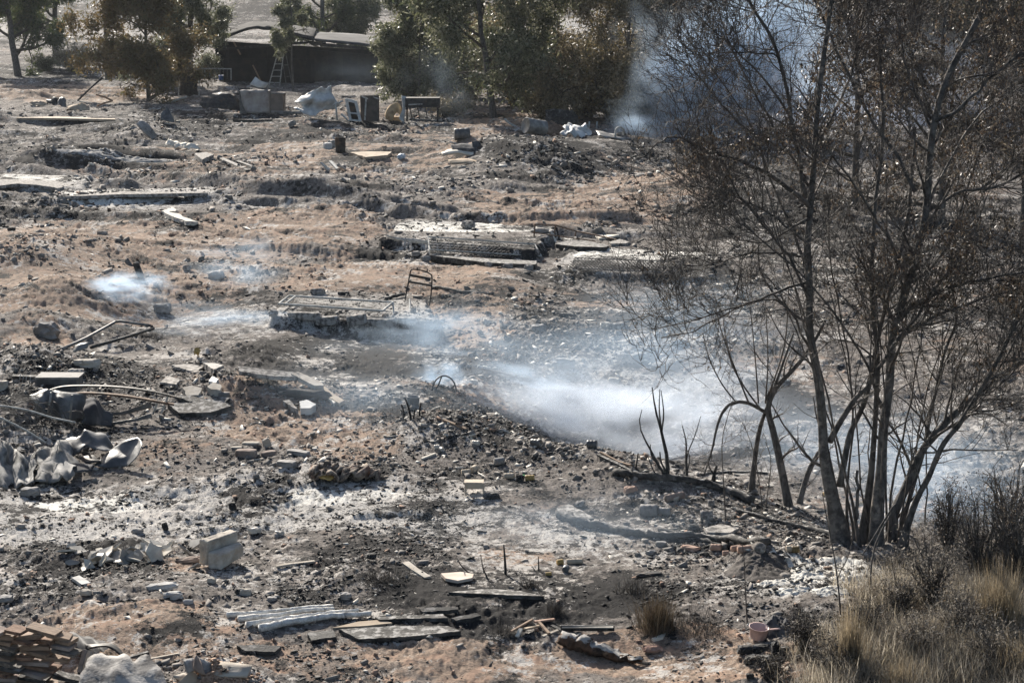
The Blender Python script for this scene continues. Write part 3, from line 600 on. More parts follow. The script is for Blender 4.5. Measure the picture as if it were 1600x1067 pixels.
def side_tree():
    """the slimmer burnt tree with an arching bough, in the smoke left of the big one"""
    Yb = 12.9*KF; g = GP(1238,822); t = thing("burnt_arching_tree", "slim black burnt tree with arching bare boughs in the white smoke", "tree", (g[0],Yb,VP(1238,822,Yb)[2]))
    S = [([(1238,826,0),(1224,747,0),(1209,676,0),(1200,643,0),(1206,615,0),(1231,586,.05),(1262,550,.1),(1290,500,.15)],14,4),
         ([(1173,775,.4),(1178,730,.35),(1183,690,.3),(1190,660,.15),(1196,643,0),(1212,600,.0),(1240,520,.1)],9,2.5),
         ([(1198,645,0),(1189,640,0),(1170,630,-.03),(1150,628,-.05),(1133,638,-.06),(1121,664,-.08),(1112,705,-.1),(1100,742,-.1)],5.5,2),
         ([(1150,628,-.05),(1128,600,-.05),(1108,560,0),(1098,520,0)],2.5,1.2),([(1170,630,-.03),(1150,580,0),(1128,520,.05),(1115,470,.1)],3,1.2),
         ([(1189,640,0),(1160,600,.1),(1140,560,.2),(1130,500,.3)],3,1.2),([(1185,630,0),(1180,560,.1),(1172,480,.2)],2.6,1),
         ([(1196,630,0),(1200,560,-.1),(1196,470,-.1)],2.6,1),([(1200,620,0),(1226,540,-.1),(1232,450,-.2)],2.8,1.2),
         ([(1248,790,.1),(1262,740,.1),(1280,706,.12)],9,7),([(1195,830,-.1),(1198,780,-.1),(1205,720,-.1),(1196,690,-.1)],2.2,1),
         ([(1192,840,-.2),(1190,780,-.2),(1176,700,-.2),(1160,660,-.2)],1.8,.9),([(1136,850,-.8),(1131,760,-.8),(1128,690,-.8),(1140,640,-.8)],2.4,1)]
    PP=[];RR=[]
    for pts,r0,r1 in S:
        C = catmull(np.array([VP(p[0],p[1],Yb+p[2]) for p in pts]),3); P = resample(C,12); R = MPX*1.1*(r0+(r1-r0)*np.linspace(0,1,12))*.55
        if pts[0][1]>760: P[0,2] -= .06; R[:2] *= (1.4,1.15)
        PP.append(P);RR.append(R)
        if r0 > 5: MB().tube(catmull(P,3),catmull(R[:,None],3)[:,0],10).mk("trunk",BARK,t,smooth=True)
    PP=np.array(PP);RR=np.array(RR); V=[];Fs=[];off=0
    A,Ra = grow(PP,RR,6,(.2,.8),7,.25,1.,(.4,1.1),.5,.4,.4,.0025)
    B,Rb = grow(A,Ra,5,(.1,.4),5,.15,1.,(.4,1.),.3,.4,.5,.0018); C,Rc = grow(B,Rb,3,(.06,.2),4,.15,1.,(.4,1.),.1,.4,.6,.0014)
    for p,r,n in ((PP[2:],RR[2:],6),(A,Ra,4),(B,Rb,3),(C,Rc,3)):
        v,f = tube_batch(p,r,n); V.append(v);Fs.append(f+off);off+=len(v)
    mk("branches",np.concatenate(V),np.concatenate(Fs),TWIG,t)
side_tree()

def stems(name, label, cat, Y, S, m=TWIG, kids=3, L=(.05,.2), group=None, scale=None, parent=None):
    """a small burnt shrub: stems given as photo points"""
    mp = Y/F/cp; PP=[];RR=[]
    for pts,r0,r1 in S:
        C = catmull(np.array([VP(p[0],p[1],Y+(p[2] if len(p)>2 else 0)) for p in pts]),3); P = resample(C,8); P[0,2] -= .03
        PP.append(P);RR.append(mp*.5*(r0+(r1-r0)*np.linspace(0,1,8)))
    PP=np.array(PP);RR=np.array(RR); v,f = tube_batch(PP,RR,6); V=[v];Fs=[f];off=len(v)
    if kids:
        A,Ra = grow(PP,RR,kids,L,5,.3,1.,(.4,1.),.3,.3,.45,.0016); v,f = tube_batch(A,Ra,3); V.append(v);Fs.append(f+off)
    o = mk(name,np.concatenate(V),np.concatenate(Fs),m,parent); return tag(o,label,cat,group)
def gy(px,py): return GP(px,py)[1]
stems("burnt_shrub","black forked leafless shrub standing in front of the white smoke","shrub",gy(1040,750),
  [([(1042,752),(1043,720),(1037,690),(1031,664),(1024,640),(1019,605)],8,1.6),([(1033,668),(1030,640),(1031,608)],3,1.2),([(1034,672),(1037,645),(1033,610)],3,1.2),
   ([(1042,745),(1030,728),(1015,700),(1002,675),(999,652),(1003,640)],5,1.2),([(1030,728),(1018,712),(1016,694)],3,1.5),([(1040,735),(1033,722),(1031,706)],4,2),([(1042,750),(1024,740),(1012,712)],3,1.4)],CHAR,1,(.04,.12))
stems("burnt_shrub","thin black leafless shrub right of the forked one in the smoke","shrub",gy(1072,745),
  [([(1074,746),(1072,720),(1072,690),(1066,665)],5,1.4),([(1074,735),(1078,715),(1072,700)],2,1.2),([(1073,710),(1086,680),(1095,650)],2.2,1)],CHAR,2,(.05,.15))
stems("burnt_stump","charred finger-like stump stub beside the log end","stump",gy(1115,752),[([(1114,756),(1116,740),(1120,728)],8,4),([(1118,745),(1110,733),(1106,722)],4,2)],CHAR,1,(.05,.1))
stems("charred_post","short charred spike leaning at the edge of the white smoke","post",gy(993,735),[([(992,738),(995,722),(997,708)],3.6,2)],CHAR,0)
stems("burnt_bush_stubs","cluster of blackened shrub stubs beside the grey pot","shrub",gy(645,655),
  [([(630,655),(630,640),(627,632)],4,2.5),([(642,652),(638,636),(633,622)],4.5,2),([(646,655),(648,640)],3,2),([(655,655),(656,640),(658,629)],4,2.5),([(632,648),(624,638)],2.4,1)],CHAR,0)
for i,(lb,S) in enumerate([("bent black twig rising left of the pale round plate",[([(735,897),(722,885),(714,872)],3,1.6)]),
  ("thin crooked burnt twig standing right of the pale round plate",[([(762,903),(755,888),(751,866)],3,1.2),([(755,890),(760,884)],1.5,1)]),
  ("upright charred spike on the pinkish burnt patch",[([(790,897),(789,875),(787,851)],5,2.6)]),
  ("small black twig fork right of the upright charred spike",[([(842,892),(841,870)],3,1.4),([(836,893),(833,886)],2,1)])]):
    stems("burnt_twig",lb,"twig",gy(*S[0][0][0]),S,CHAR,0)
stems("tall_burnt_sapling","tall thin dark sapling at the left edge of the undergrowth","sapling",gy(1168,975),[([(1168,976),(1165,930),(1163,880),(1160,850)],3,1.2)],TWIG,4,(.06,.2))
stems("burnt_sapling","dark whippy sapling rising beside the white ash patch","sapling",gy(1312,960),[([(1314,962),(1308,900),(1300,850),(1290,800),(1285,770)],3,1.4),([(1308,900),(1325,870),(1335,830)],2,1)],TWIG,5,(.08,.25))
stems("hooked_branch","hooked bare branch arching before the big tree's foot","branch",gy(1335,935),[([(1368,952),(1360,900),(1368,850),(1385,815),(1400,790),(1404,778)],3.2,3),([(1404,778),(1390,800),(1374,825),(1355,855),(1345,867),(1332,865)],4,1.6)],BARK,2,(.05,.2))

# ---------------------------------------------------------------- far trees
def far_tree(name, label, px, py, Y, hgt, spread, leafm, nl, L=(.07,.15), lean=0, group=None, seed=1, lim=7, droop=.3, dens=1, W=None, trunkr=None, t0=.18, up=.2, barkm=None):
    rs = np.random.default_rng(seed); b = VP(px,py,Y*KF); b[2] = float(height(b[0],b[1],False))-.05
    t = thing(name,label,"tree",b,group); k = 9
    P = np.zeros((1,k,3)); P[0] = b + np.linspace(0,1,k)[:,None]*np.array([lean,0,hgt]) + np.cumsum(rs.normal(size=(k,3))*.06*hgt/6,0)*np.linspace(0,1,k)[:,None]
    R = (trunkr or hgt*.028)*(1-.8*np.linspace(0,1,k))[None]
    A,Ra = grow(P,R,lim,(spread*.6,spread*1.25),8,t0,.9,(.8,1.6),up*.6,.3,.6,.02,rs=rs)
    B,Rb = grow(A,Ra,6,(spread*.25,spread*.6),6,.25,1,(.4,1.1),.15,.3,.5,.012,rs=rs)
    C,Rc = grow(B,Rb,5,(spread*.12,spread*.32),5,.2,1,(.4,1.2),.0,.4,.5,.008,rs=rs)
    V=[];Fs=[];off=0
    for p,r,n in ((A,Ra,5),(B,Rb,4),(C,Rc,3)):
        v,f = tube_batch(p,r,n); V.append(v);Fs.append(f+off);off+=len(v)
    v,f = tube_batch(P,R,9); mk("trunk",v,f,barkm or BARK,t,smooth=True)
    mk("limbs",np.concatenate(V),np.concatenate(Fs),TWIGF,t)
    q = fbm(C[:,2,0]*1.1+C[:,2,1]*.4,C[:,2,2]*1.3+C[:,2,1]*.5,3,seed,.6); C = C[q > np.quantile(q,.28)]; nl = int(nl*.42); L = (L[0]*1.35,L[1]*1.45); W = W or (L[0]*.3,L[1]*.35); W = (W[0]*1.4,W[1]*1.5)
    v,f = leaves(C,nl,L,W or (L[0]*.45,L[1]*.5),droop=droop,t0=0,rs=rs,spread=spread*.05); mk("crown",v,f,leafm,t)
    return t
far_tree("pine_tree","dark pine with its leaning trunk at the top left corner",28,112,78,7.5,3.2,LEAFP,80000,(.12,.26),-.9,seed=3,W=(.03,.06),lim=20,t0=.12)
far_tree("pine_tree","dark pine behind the leaning one, reaching over the grey bush",88,104,88,8,3.4,LEAFP,70000,(.12,.26),.2,seed=4,W=(.03,.06),t0=.15,lim=18)
far_tree("conifer","big brown-green scorched conifer standing left of the hut",232,152,62,8,3.4,LEAFR,110000,(.09,.2),-.1,seed=5,lim=34,t0=.01,W=(.03,.06),up=.1,trunkr=.09)
far_tree("conifer","greener conifer between the scorched one and the hut gable",296,130,68,6.5,2.7,LEAFG,60000,(.09,.2),.1,seed=6,lim=22,t0=.05,W=(.03,.06),up=.2)
far_tree("bare_pine","straight dark trunk with few branches left of the scorched conifer",169,112,74,8,1.2,LEAFP,900,(.1,.2),.05,seed=7,lim=5,t0=.5,trunkr=.2)
far_tree("young_pine","dusty pine in front of the hut, right of the ladder",458,124,66,5.6,1.1,LEAFG,16000,(.08,.18),0,seed=8,lim=12,t0=.25,W=(.02,.045),up=.0,trunkr=.05)
far_tree("pine_tree","dark pine with drooping crown behind the hut roof",505,66,86,7.5,2.6,LEAFP,42000,(.1,.24),0,seed=9,lim=18,t0=.08,W=(.03,.06))
far_tree("pine_tree","lighter green pine right of the others behind the hut roof",560,70,88,7,2.6,LEAFG,42000,(.1,.24),.2,seed=10,lim=18,t0=.08,W=(.03,.06))
far_tree("willow_tree","grey-green leafy tree with forked trunk leaning over the roof",772,184,52,6.5,4.2,LEAFG,90000,(.08,.18),-.9,seed=12,lim=18,t0=.16,W=(.025,.055),dens=.9,trunkr=.15)
far_tree("shade_tree","olive tree at the hut's right end",655,156,58,4.4,2.4,LEAFG,50000,(.08,.17),-.1,seed=13,lim=18,t0=.04,W=(.025,.055),dens=.9,trunkr=.06)
far_tree("shade_tree","tall green tree behind the roof left of the forked willow",712,110,72,8,3.8,LEAFO,60000,(.1,.22),-.1,seed=14,lim=16,t0=.1,W=(.035,.07))
far_tree("shade_tree","broad brownish olive tree beside the blue smoke",975,190,50,7,3.6,LEAFO,120000,(.07,.15),.35,seed=15,lim=30,t0=.03,W=(.025,.05),up=.25,trunkr=.09)
far_tree("shade_tree","dark tree filling the gap between the willow and the brownish tree",872,150,62,7.5,3.6,LEAFO,80000,(.09,.2),0,seed=16,lim=24,t0=.04,W=(.03,.06),trunkr=.1)
for i,(px,py,Y,h_,s_,lm,n_) in enumerate([(1090,150,64,9,4.4,LEAFO,60000),(1200,170,58,9,4.2,LEAFO,60000),(1310,165,60,9,4.4,LEAFO,60000),(1420,175,56,9,4.2,LEAFO,60000),(1530,170,58,9,4.4,LEAFO,60000),(1650,175,56,9,4,LEAFO,40000)]):
    far_tree("smoky_tree",["dim tree right behind the blue smoke plume","second dim tree behind the burnt crown, counted from the smoke","third dim tree from the smoke, behind the burnt crown's middle","fourth dim tree from the smoke, behind the brown leaves","fifth dim tree from the smoke, behind the brown leaves","dim tree behind the burnt crown at the right edge"][i],px,py,Y,h_,s_,lm,n_,(.11,.24),0,"dim trees behind the smoke and burnt crown",seed=30+i,lim=28,t0=.0,W=(.04,.08),trunkr=.1)

for i,(px,py,Y,h_,s_,n_) in enumerate([(1335,335,31,5.5,2.4,15000),(1470,350,29,5.5,2.4,15000),(1600,365,28,5.5,2.4,15000)]):
    far_tree("scorched_tree",["scorched tree behind the burnt crown, nearest the crown's middle","scorched tree between the other two behind the burnt crown","scorched tree behind the burnt crown at the right edge"][i],px,py,Y,h_,s_,LEAFB,n_,(.05,.10),0,"scorched trees just behind the burnt crown",seed=50+i,lim=22,t0=.05,W=(.02,.035),trunkr=.09)

def bush(name,label,px,py,w_,h_,m,n,L=(.05,.12),cat="bush",group=None,seed=1,twm=None,W=None,Y=None,ns=40):
    rs = np.random.default_rng(seed); g = GP(px,py) if Y is None else VP(px,py,Y*KF); 
    if Y is not None: g[2] = float(height(g[0],g[1],False))
    t = thing(name,label,cat,g,group); k = 6
    a = rs.random(ns)*2*np.pi; rr = rs.random(ns)**.5; tip = np.stack([np.cos(a)*rr*w_/2,np.sin(a)*rr*w_/2,h_*(.55+.45*rs.random(ns))*(1-.35*rr**2)],1)
    s = np.linspace(0,1,k)[None,:,None]; P = g+np.stack([tip[:,0]*.15,tip[:,1]*.15,tip[:,2]*0-.02],1)[:,None,:]*(1-s)+tip[:,None,:]*s**np.array([1.3,1.3,.8])+rs.normal(size=(ns,k,3))*.02*w_
    R = np.full((ns,k),.012*h_)*(1-.8*np.linspace(0,1,k))[None]
    A,Ra = grow(P,R,5,(h_*.2,h_*.45),5,.12,1,(.4,1.3),.05,.3,.6,.003*h_+.001,rs=rs)
    V=[];Fs=[];off=0
    for p,r,nn in ((P,R,4),(A,Ra,3)):
        v,f = tube_batch(p,r,nn); V.append(v);Fs.append(f+off);off+=len(v)
    mk("stems",np.concatenate(V),np.concatenate(Fs),twm or TWIGF,t)
    if n: v,f = leaves(A,n,L,W or (L[0]*.4,L[1]*.4),droop=0,t0=0,rs=rs,spread=.04*h_); mk("leaves",v,f,m,t)
    return t
bush("grey_bush","pale grey twiggy bush under the dark pines",118,114,2.6,1.8,LEAFW,9000,(.06,.14),seed=40,Y=80,ns=80)
bush("grey_bush","low greenish bush left of the grey twiggy one",68,116,2.2,1.2,LEAFG,5000,(.06,.14),seed=41,Y=81)
bush("bush","green bush at the foot of the hut gable",325,100,1.6,1.7,LEAFG,5000,(.06,.14),seed=42,Y=74)
bush("bush","dusty low bush under the forked willow",700,182,2.4,1.0,LEAFO,7000,(.04,.1),seed=43,Y=52.5)
bush("bush","brownish bush behind the steel drum",850,184,1.9,1.1,LEAFO,6000,(.04,.1),seed=44,Y=52.5)
bush("bush","dry bush under the brownish olive tree",1000,200,2.2,1.1,LEAFO,8000,(.04,.1),seed=45,Y=49)
bush("bush","dusty bush right of the hut's dark wall",640,150,1.8,1.6,LEAFG,8000,(.04,.1),seed=46,Y=60)

TH = "bushes of the thicket behind the scrap line"
for i,(px,py,Y,w_,h_,m) in enumerate([(640,152,60,2.8,2.6,LEAFG),(690,160,58,2.6,3.0,LEAFG),(735,150,62,3.0,3.4,LEAFO),(810,165,57,3.2,3.6,LEAFR),(865,172,55,3.0,3.8,LEAFO),(915,180,53,3.0,3.2,LEAFO),(960,186,51.5,3.2,3.6,LEAFR),(1010,192,50,3.0,3.0,LEAFO),(1055,190,52,3.0,3.0,LEAFO)]):
    bush("thicket_bush",["leftmost","second","third","fourth","middle","sixth","seventh","eighth","rightmost"][i]+" tall bush of the thicket, counted from the hut to the blue smoke",px,py,w_,h_,m,9000,(.10,.2),group=TH,seed=80+i,Y=Y,ns=60,W=(.04,.08))

# ---------------------------------------------------------------- grasses and weeds
def blades(pos, nper, L, spreadr, lean=.5, w_=.004, rs=None, k=4, curl=.6):
    g = rs or RNG; n = len(pos)*nper; S = np.repeat(pos,nper,0)+np.c_[g.normal(size=(n,2))*spreadr,np.zeros(n)]
    a = g.random(n)*2*np.pi; l = L[0]+(L[1]-L[0])*g.random(n); tl = g.random(n)*lean; D = np.stack([np.cos(a)*np.sin(tl),np.sin(a)*np.sin(tl),np.cos(tl)],1); H_ = np.stack([np.cos(a),np.sin(a),-np.ones(n)*.5],1)
    U = np.stack([-np.sin(a+g.normal(size=n)),np.cos(a),np.zeros(n)],1); U = nrm(U); P = [S]
    for j in range(k-1): D = nrm(D+H_*curl*g.random(n)[:,None]**2*(j+1)/k); P.append(P[-1]+D*(l/(k-1))[:,None])
    P = np.stack(P,1); wd = (w_*np.array([1,.9,.6,.12])[:k])[None,:,None]*(.6+.8*g.random(n))[:,None,None]
    V = np.stack([P-U[:,None,:]*wd/2,P+U[:,None,:]*wd/2],2).reshape(-1,3)
    I = np.arange(n*k*2).reshape(n,k,2); Fc = np.stack([I[:,:-1,0],I[:,:-1,1],I[:,1:,1],I[:,1:,0]],-1).reshape(-1,4)
    return V, Fc
def tuft(name,label,px,py,n,L,spread,m,lean=.6,w_=.004,group=None,curl=.5,cat="grass tuft"):
    g = GP(px,py,-.01); V,Fc = blades(g[None],n,L,spread,lean,w_,curl=curl); return tag(mk(name,V,Fc,m),label,cat,group)
tuft("grass_tuft","small black burnt grass tuft left of centre bottom",830,917,160,(.05,.13),.03,BLKG,.9,.004)
tuft("grass_tuft","round black grass tuft above the burnt board",868,957,220,(.05,.13),.035,BLKG,.9,.004)
tuft("grass_tuft","big brown singed grass clump above the burnt log's right end",1028,985,900,(.12,.34),.06,BRNG,.7,.004)
tuft("grass_tuft","low charred tuft beside the brown singed clump",990,925,300,(.06,.18),.06,BLKG,1.0,.003)
tuft("grass_tuft","matted dark tuft right of the brown singed clump",1095,985,420,(.08,.22),.12,BLKG,1.1,.003)
tuft("grass_tuft","burnt wiry tuft in the middle of the lower field",600,905,300,(.05,.16),.08,BLKG,1.1,.003)
tuft("grass_tuft","small burnt tuft left of the splintered wood",785,988,160,(.05,.14),.04,BLKG,1.,.003)
tuft("tall_grass_clump","upright yellowish grass clump at the undergrowth's left edge",1328,1050,420,(.25,.55),.035,YELG,.28,.004,curl=.2)
tuft("tall_grass_clump","short golden grass clump at the bottom edge",1408,1075,300,(.12,.3),.06,YELG,.7,.004)
tuft("tall_grass_clump","reedy straw-coloured clump near the right edge",1560,990,600,(.3,.62),.07,YELG,.3,.004,curl=.3)
tuft("tall_grass_clump","straw-coloured clump in the bottom right corner",1592,1060,400,(.15,.4),.06,YELG,.5,.004)
def undergrowth():
    V=[];Fs=[];mi=[];off=0
    def region(n, f, *a):
        X=[];
        k=n*6; px=RNG.random(k)*620+1130; py=RNG.random(k)*420+780; x,y=G0(px,py); w_=f(px,py)*sst(.3,.6,fbm(x*1.6,y*1.6,3,511)); kp=RNG.random(k)<w_; x,y=x[kp][:n],y[kp][:n]
        return np.stack([x,y,height(x,y)],1)
    def add(v,f,i):
        nonlocal off
        V.append(v);Fs.append(f+off);mi.append(np.full(len(f),i));off+=len(v)
    fr = lambda px,py: sst(1180,1420,px+ (py-1067)*.5)*sst(880,1000,py)
    fr2 = lambda px,py: sst(1200,1400,px+(py-1067)*.35)*sst(900,1010,py)
    fr3 = lambda px,py: sst(1330,1520,px)*sst(800,900,py)
    add(*blades(region(1100,fr),14,(.06,.24),.05,1.2,.0035),3)
    add(*blades(region(2600,fr2),20,(.08,.26),.05,1.2,.0035,curl=.9),1); add(*blades(region(900,fr2),14,(.08,.3),.05,1.0,.0035),2)
    add(*blades(region(800,fr3),14,(.08,.26),.06,1.2,.0035),2)
    o = mk("undergrowth",np.concatenate(V),np.concatenate(Fs),None,mi=np.concatenate(mi),mats=[BLKG,DRYG,GREYG,BRNG],recenter=False); tag(o,kind="stuff")
undergrowth()
def weed(label,px,py,h_,w_,seed,m,n=900,tw=None,L=(.012,.035),ns=26,name="burnt_weed",cat="weed",group=None):
    return bush(name,label,px,py,w_,h_,m,n,L,cat,group,seed,tw or TWIG,(L[0]*.3,L[1]*.35),ns=ns)
WG = "burnt weeds in the undergrowth"
for i,(px,py,h_,w_,m,lb) in enumerate([(1405,960,.4,.4,GREYG,"tangled grey weed right of the white ash patch"),(1350,1000,.34,.3,BLKG,"dark wiry weed just below the white ash patch"),
  (1455,945,.65,.6,GREYG,"tall grey weed behind the undergrowth below the leaning trunk"),(1530,920,.9,.6,GREYG,"tall grey weed with small leaves near the right edge"),
  (1590,930,1.0,.7,LEAFB,"leafy scorched weed against the right edge"),(1500,1000,.45,.5,GREYG,"grey weed in the middle of the dry grass"),
  (1430,1020,.35,.5,GREYG,"low pale weed above the golden grass clump"),(1255,1010,.28,.35,BLKG,"small black weed right of the pink pot"),
  (1300,1055,.3,.4,BLKG,"black twiggy weed at the bottom edge left of the yellow clump"),(1575,860,.9,.6,LEAFB,"scorched vine-like weed behind the others at the right edge"),
  (1480,870,.7,.4,LEAFB,"upright scorched weed behind the smoke at right"),(1400,905,.28,.25,GREYG,"short grey weed at the foot of the big tree"),
  (1560,1040,.4,.6,GREYG,"wide grey weed above the bottom right corner"),(1200,1060,.16,.3,BLKG,"low black weed below the charred bricks")]):
    weed(lb,px,py,h_,w_,60+i,m,1500,group=WG,ns=34)

# ================================================================ things
def B(name,label,cat,pts,w_,t_,m,lift=(0,0),group=None,kind='bar',parent=None,r1=None,jit=1):
    """bar or tube lying along photo points; widths in photo pixels; lifts in photo pixels above the ground"""
    P = []
    for i,p in enumerate(pts):
        l = lift[0]+(lift[1]-lift[0])*i/max(1,len(pts)-1); g = GP(p[0],p[1]+ (p[2] if len(p)>2 else 0)); s = g[1]/F/cp
        h = (p[2] if len(p)>2 else 0)*s + l*s; P.append(g+[0,0,h])
    s = P[0][1]/F/cp; w2,t2 = w_*s,t_*s
    P = [p+np.array([0,0,t2*.35]) for p in P]; b = MB()
    if kind=='bar':
        for a,c in zip(P,P[1:]): b.bar(a,c,w2,t2,jit=min(w2,t2)*.25)
    else:
        Q = catmull(np.array(P),7) if len(P)>2 else resample(P,6); R = np.linspace(w2/2,(r1 if r1 is not None else w_)*s/2,len(Q)); R = R*(1+.3*jit*(RNG.random(len(Q))-.5)); Q = Q+RNG.normal(size=Q.shape)*w2*.09*jit; b.tube(Q,R,9); b.v = [tuple(np.array(v)+RNG.normal(size=3)*w2*.05) for v in b.v]
    o = b.mk(name,m,parent,smooth=kind!='bar'); return tag(o,label,cat,group) if parent is None else o
PBLK = mat("pale_block",(.33,.325,.315),(.50,.49,.47),9,.9,.6,c3=(.2,.19,.18),detail=9)
def U(px,py,Y,d=0): return VP(px,py,Y+d)
def tubeU(name,pts,Y,r,m,parent=None,label=None,cat=None,group=None,smooth=True,n=6):
    P = np.array([VP(p[0],p[1],Y+(p[2] if len(p)>2 else 0)) for p in pts]); s = Y/F/cp; b = MB()
    b.tube(catmull(P,4) if smooth and len(P)>2 else P, r*s/2, n); o = b.mk(name,m,parent,smooth=True); return tag(o,label,cat,group) if label else o
def S(name,label,cat,pts,th,m,group=None,rag=0,lift=0,bevel=0):
    s = mpp(*pts[0]); return tag(slab(name,pts,th*s,m,lift*s,rag=rag*s,bevel=bevel*s),label,cat,group)
def K(name,label,cat,px,py,w_,d_,h_,m,rz=0,tilt=0,seed=0,rough=.18,group=None):
    g = GP(px,py); s = g[1]/F/cp; return tag(chunk(name,g,(w_*s,d_*s,h_*s),m,math.radians(rz),math.radians(tilt),seed,rough),label,cat,group)
def can(name,label,cat,px,py,length,dia,m,rz=0,up=False,group=None,cm=None,prof=None):
    g = GP(px,py); s = g[1]/F/cp; r = dia*s/2; L = length*s; a = math.radians(rz)
    ax = (0,0,1) if up else (math.cos(a),math.sin(a),.05); o = g-np.array(ax)*L/2+np.array([0,0,r*.85]) if not up else g-np.array([0,0,.01])
    pr = prof or [(0,0),(.92,.0),(1,.03),(1,.30),(.96,.33),(1,.36),(1,.64),(.96,.67),(1,.70),(1,.97),(.9,1.0),(.82,.97),(0,.96)]
    ob = MB().lathe([(q*r,z*L) for q,z in pr],o,ax,20).mk(name,m,smooth=True); 
    return tag(ob,label,cat,group)

def mound(name,label,cat,px,py,w_,d_,h_,m,seed=1,rough=.5,fr=14,pk=1.6,parent=None):
    """a loose heap: a dome of crumbly relief sitting on the ground"""
    g = GP(px,py); s = g[1]/F/cp; nr,na = 22,72; r = np.linspace(0,1.08,nr)[:,None]; a = np.linspace(0,2*np.pi,na,endpoint=False)[None]
    wob = 1+.3*(vn(np.cos(a)*1.5+seed,np.sin(a)*1.5+seed,seed)-.5)*2; X = g[0]+r*np.cos(a)*w_*s/2*wob; Y = g[1]+r*np.sin(a)*d_*s/2*wob
    Z = height(X,Y)-.015+h_*s*np.clip(1-r**pk,-.1,1)*(1-rough+rough*1.6*fbm(X*fr,Y*fr,4,seed,.62,True))
    I = np.arange(nr*na).reshape(nr,na); Fc = np.stack([I[:-1],np.roll(I[:-1],-1,1),np.roll(I[1:],-1,1),I[1:]],-1).reshape(-1,4)
    return tag(mk(name,np.stack([X,Y,Z],-1).reshape(-1,3),Fc,m,parent),label,cat)
# ---- hut --------------------------------------------------------------------
def hut():
    Y = 70*KF; t = thing("burnt_hut","long dark fire-gutted shed with a low grey sheet roof at the top","hut",GP(470,140))
    R = lambda px,py,d=0: VP(px,py,Y+d)
    z0 = lambda d: float(height(5,Y+d,False))-.3
    # back and side walls close the hut; the open front shows the dark inside
    def wall(a,b,d0,d1,top0,top1,nm="wall"):
        A = R(a,130,d0); Bp = R(b,130,d1); ta = R(a,top0,d0)[2]; tb = R(b,top1,d1)[2]; n = MB(); th = .12
        d = nrm(Bp-A); nn = np.array([-d[1],d[0],0])*th/2; V=[]
        for s_ in (-1,1): V += [(*(A+nn*s_)[:2],-.6),(*(Bp+nn*s_)[:2],-.6),(*(Bp+nn*s_)[:2],tb),(*(A+nn*s_)[:2],ta)]
        n.add(V,[(0,1,2,3),(7,6,5,4),(0,4,5,1),(1,5,6,2),(2,6,7,3),(3,7,4,0)]); return n.mk(nm,m_,t)
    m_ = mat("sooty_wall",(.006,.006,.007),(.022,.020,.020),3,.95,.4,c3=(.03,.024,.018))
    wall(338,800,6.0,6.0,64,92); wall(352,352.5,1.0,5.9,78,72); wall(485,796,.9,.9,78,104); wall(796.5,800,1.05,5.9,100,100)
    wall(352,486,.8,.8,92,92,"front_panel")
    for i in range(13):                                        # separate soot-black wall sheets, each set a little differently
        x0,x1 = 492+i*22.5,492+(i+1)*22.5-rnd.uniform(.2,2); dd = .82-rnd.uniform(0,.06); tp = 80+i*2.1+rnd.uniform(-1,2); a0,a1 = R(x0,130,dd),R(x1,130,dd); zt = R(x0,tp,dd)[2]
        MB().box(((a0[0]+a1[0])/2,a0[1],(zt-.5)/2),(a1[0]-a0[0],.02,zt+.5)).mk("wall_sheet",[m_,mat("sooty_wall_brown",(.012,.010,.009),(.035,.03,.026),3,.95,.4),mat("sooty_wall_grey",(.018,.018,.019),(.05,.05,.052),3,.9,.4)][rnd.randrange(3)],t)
    # roof: curved front gable part and long low pitch behind
    r1 = sheet("roof",[[R(330,74,-.6),R(352,60,-.7),R(385,47,-.8),R(412,44,-.8),R(440,50,-.8),R(490,62,-.8)],
                       [R(334,66,3),R(356,53,3),R(388,41,3),R(414,38,3),R(442,43,3),R(492,52,3)],
                       [R(340,62,7),R(360,50,7),R(390,38,7),R(416,36,7),R(446,40,7),R(496,47,7)]],0,mat("tattered_roof",(.02,.02,.02),(.05,.049,.048),1.5,1.0,.4,c3=(.05,.05,.05)),.1,3,.14,world=True,parent=t)
    r2 = sheet("roof",[[R(486,62,-.5),R(560,70,-.5),R(606,79,-.5),R(700,84,-.5),R(795,92,-.5)],
                       [R(486,57,2),R(560,63,2),R(606,70,2),R(700,76,2),R(795,84,2)],
                       [R(486,51,6.5),R(560,55,6.5),R(606,61,6.5),R(700,66,6.5),R(795,74,6.5)]],0,mat("grey_sheet_roof",(.055,.055,.056),(.105,.105,.105),.8,1.0,.2,c3=(.16,.155,.15)),.08,3,.05,world=True,parent=t)
    for i in range(9):
        x = 356+i*15; b = MB(); b.bar(R(x,128,.3),R(x+1,70+abs(i-4)*1.2,.3),.08,.08); 
        if i in (0,4,8): b.mk("post",m_,t)
    MB().bar(R(340,78,-.5),R(490,66,-.5),.1,.12).mk("front_beam",DARKM,t); MB().bar(R(486,68,-.4),R(795,98,-.4),.1,.14).mk("eave_beam",DARKM,t)
    MB().bar(R(365,66,-.3),R(376,86,-.3),.07,.07).mk("fallen_rafter",WOOD,t)
hut()
